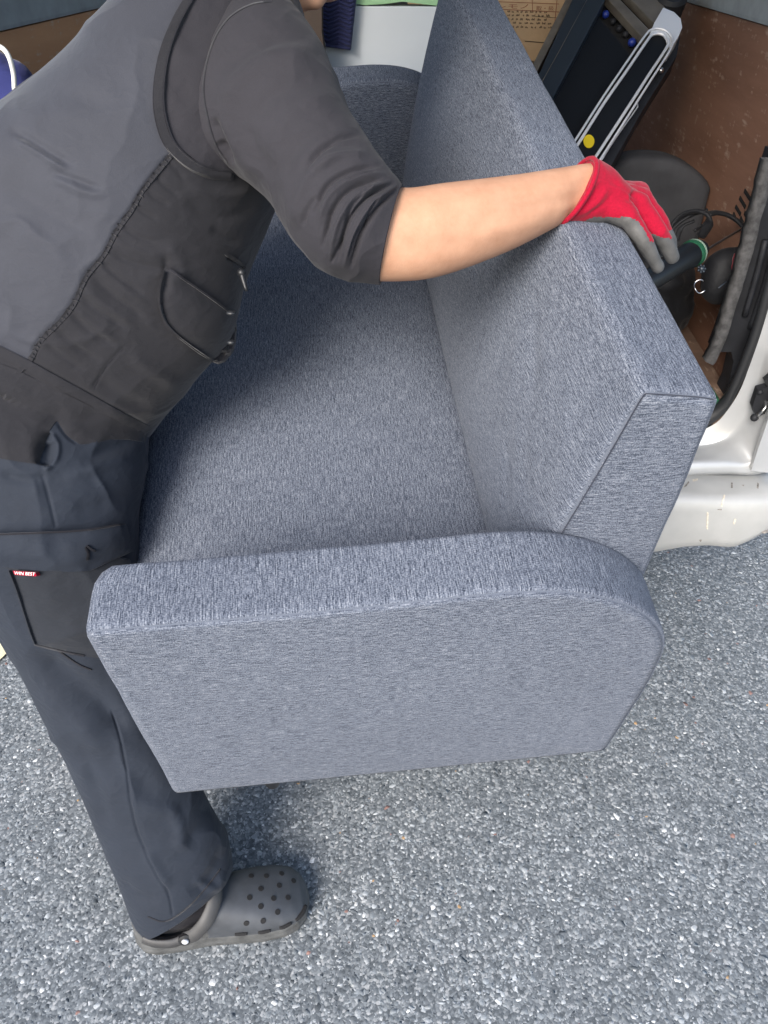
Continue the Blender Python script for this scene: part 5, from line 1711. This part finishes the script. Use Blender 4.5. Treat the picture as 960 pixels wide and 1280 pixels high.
def clog(heel, fd, length):
    global tree_R
    fs = np.array([fd[1], -fd[0], 0])          # to the wearer's right
    def W(s, t, z): return heel + fd * s + fs * t + np.array([0, 0, z])
    L = length
    def half(s):
        x = np.clip(s / L, 0, 1)
        return np.interp(x, [0, .015, .05, .12, .25, .42, .58, .72, .84, .92, .97, .992, 1], [.004, .018, .030, .038, .041, .042, .049, .0545, .054, .047, .034, .018, .003])
    cx = lambda s: .006 * math.sin(math.pi * np.clip(s / L, 0, 1)) * 0
    root = []
    # sole with a slightly flared foxing
    S = np.concatenate([np.linspace(0, .06, 14), np.linspace(.07, .9, 40), np.linspace(.91, 1, 16)]) * L
    rows = []
    for z, k, a in [(.001, .93, 0), (.004, .985, 0), (.012, 1.02, .001), (.020, 1.03, .002), (.0215, 1.01, .0), (.024, 1.02, .001), (.030, 1.0, 0), (.034, .97, -.002)]:
        ring = [W(s + (a if s > L * .5 else -a), half(s) * k, z) for s in S] + [W(s + (a if s > L * .5 else -a), -half(s) * k, z) for s in S[::-1]]
        rows.append(ring)
    n = len(rows[0])
    Fc = gfaces(len(rows), n, True) + [list(range(n)), list(range((len(rows) - 1) * n, len(rows) * n))[::-1]]
    sole = mk('clog', np.array(rows).reshape(-1, 3), Fc, M['clog_dirty'], person, off=FB)
    bm = bmesh.new(); bm.from_mesh(sole.data); bmesh.ops.recalc_face_normals(bm, faces=bm.faces); bm.to_mesh(sole.data); bm.free()
    # toe box: domed shell
    s0 = .40 * L
    def crown(s):
        return np.interp(s / L, [.36, .44, .55, .68, .80, .90, .96, 1.0], [.098, .096, .089, .079, .068, .056, .045, .031])
    ns, nt = 60, 70
    out = []
    for i in range(ns):
        f = i / (ns - 1)
        rowp = []
        for j in range(nt):
            th = math.pi * j / (nt - 1)
            c, s_ = math.cos(th), math.sin(th)
            t01 = abs(c) ** .75 * np.sign(c)
            sb = s0 - .05 * L * (1 - abs(t01) ** 1.5) * -1 * .9        # opening edge bows toward the toe in the middle
            s = sb + (L * .996 - sb) * (1 - (1 - f) ** 1.35)
            zc = crown(s)
            rowp.append(W(s, half(s) * .985 * t01, .031 + (zc - .031) * s_ ** .62))
        out.append(rowp)
    out = np.array(out)
    inn = out.copy()
    cm = W(L * .62, 0, .03)
    inn = cm + (out - cm) * .93
    edge = np.stack([out[0], out[0] * .5 + inn[0] * .5 - fd * .002, inn[0]], 0)
    grid = np.concatenate([inn[::-1][:-1], edge, out[1:]], 0)
    up = mk('toe_box', grid.reshape(-1, 3), gfaces(len(grid), nt, False), M['clog'], sole, off=None)
    up.data.transform(Matrix.Translation(-Vector(FB)))
    tree = bvh(out.reshape(-1, 3), gfaces(ns, nt, False))
    if np.allclose(heel, heelR): tree_R = tree
    def on_top(s, t):
        h = tree.ray_cast(Vector(W(s, t, .4)), Vector((0, 0, -1)))
        return (np.array(h[0]), np.array(h[1])) if h[0] is not None else (None, None)
    # vent holes over the toe: recessed dark wells with a rim
    holes = [(314, 1095), (333, 1095), (352, 1092), (367, 1101), (326, 1111), (349, 1107), (312, 1122), (342, 1123), (360, 1122), (326, 1133), (347, 1140), (308, 1154), (329, 1151)]
    off_ = heel - heelR
    a0, a1 = math.atan2(FDR[1], FDR[0]), math.atan2(fd[1], fd[0])
    for hx, hy in holes:
        g0 = tree_R.ray_cast(Vector(CAM), Vector(ray(hx, hy)).normalized()) if tree_R else tree.ray_cast(Vector(CAM), Vector(ray(hx, hy)).normalized())
        if g0[0] is None: continue
        q = np.array(g0[0]) - heelR
        ra = a1 - a0
        q = np.array([q[0] * math.cos(ra) - q[1] * math.sin(ra), q[0] * math.sin(ra) + q[1] * math.cos(ra), 0])
        h = tree.ray_cast(Vector(heel + q + [0, 0, .4]), Vector((0, 0, -1)))
        if h[0] is None: continue
        p, nrm = np.array(h[0]), np.array(h[1])
        if nrm[2] < 0: nrm = -nrm
        b_ = MB(); b_.tube([p + nrm * .0010, p + nrm * .0008, p - nrm * .004], [.0043, .0046, .0040], 14)
        b_.build('vent_hole', M['hole'], up, off=FB)
    # slots along the side
    for a in (.60, .73, .85, .945):
        s = a * L
        hh = half(s)
        pts = []
        for ds in (-.010, -.004, .004, .010):
            q = s + ds
            pts.append(W(q, half(q) * (1.0) - .0005, .040))
        b_ = MB(); b_.tube(pts, [.0028, .0036, .0036, .0028], 10, 3, flat=1.0); b_.build('side_slot', M['hole'], up, True, off=FB)
    # low heel wall
    hs = np.concatenate([np.linspace(.42, .02, 26), [.008, .0, .008], np.linspace(.02, .42, 26)]) * L
    sg = np.concatenate([np.ones(26), [.6, 0, -.6], -np.ones(26)])
    rows = []
    for z0, off in [(.030, 0), (.5, .001), (1.0, -.001), (1.02, -.004), (1.0, -.007), (.3, -.006)]:
        r = []
        for s, g_ in zip(hs, sg):
            top = np.interp(s / L, [0, .06, .2, .36, .42], [.062, .060, .046, .052, .060])
            z = .031 + (top - .031) * (z0 if z0 > .1 else 0)
            r.append(W(max(s, .0) - (.0 if s > .02 else off), (half(s) * .97 + off) * g_, z))
        rows.append(r)
    hw_ = mk('heel_wall', np.array(rows).reshape(-1, 3), gfaces(6, len(hs), False), M['clog_dirty'], sole)
    hw_.data.transform(Matrix.Translation(-Vector(FB)))
    # strap over the instep, from rivet to rivet
    def band(pts, wd, nm):
        c = spline(np.array(pts), np.linspace(0, len(pts) - 1, 40))
        T_ = np.gradient(c, axis=0); T_ /= np.linalg.norm(T_, axis=1)[:, None]
        ctr = W(.36 * L, 0, .03)
        o_ = c - ctr; o_ -= T_ * (o_ * T_).sum(1)[:, None]; o_ /= np.linalg.norm(o_, axis=1)[:, None]
        b2 = np.cross(T_, o_)
        ring = []
        for x, y in [(-1, 0), (-.9, .6), (0, 1), (.9, .6), (1, 0), (.9, -.5), (-.9, -.5)]:
            ring.append(c + b2 * x * wd / 2 + o_ * y * .0035)
        g_ = np.stack(ring, 1)
        o2 = mk(nm, g_.reshape(-1, 3), gfaces(40, 7, True) + [list(range(7)), list(range(39 * 7, 40 * 7))], M['clog_strap'], sole)
        o2.data.transform(Matrix.Translation(-Vector(FB)))
        return o2
    rv = W(.30 * L, half(.30 * L) + .004, .056)
    band([rv, W(.36 * L, .047, .068), W(.43 * L, .040, .088), W(.485 * L, .020, .105), W(.495 * L, 0, .110), W(.485 * L, -.022, .106), W(.42 * L, -.043, .085), W(.32 * L, -.048, .058)], .023, 'strap')
    band([rv, W(.22 * L, .047, .054), W(.13 * L, .042, .056), W(.07 * L, .034, .060)], .016, 'heel_strap')
    b_ = MB(); b_.tube([rv - fs * .002, rv + fs * .004 + [0, 0, .001], rv + fs * .0065 + [0, 0, .002]], [.0115, .0115, .007], 18); b_.build('rivet', M['black'], sole, off=FB, auto=40)
    b_ = MB(); b_.ball(rv + fs * .0065 + np.array([0, 0, .003]), (.006, .004, .005), 12, 8); b_.build('rivet_head', M['chrome'], sole, True, off=FB)
    return sole


clog(heelR, fd, FL)
cl2 = clog(heelL, hd_ / np.linalg.norm(hd_), FL)
for o in list(person.children):
    pass
bpy.context.view_layer.update()
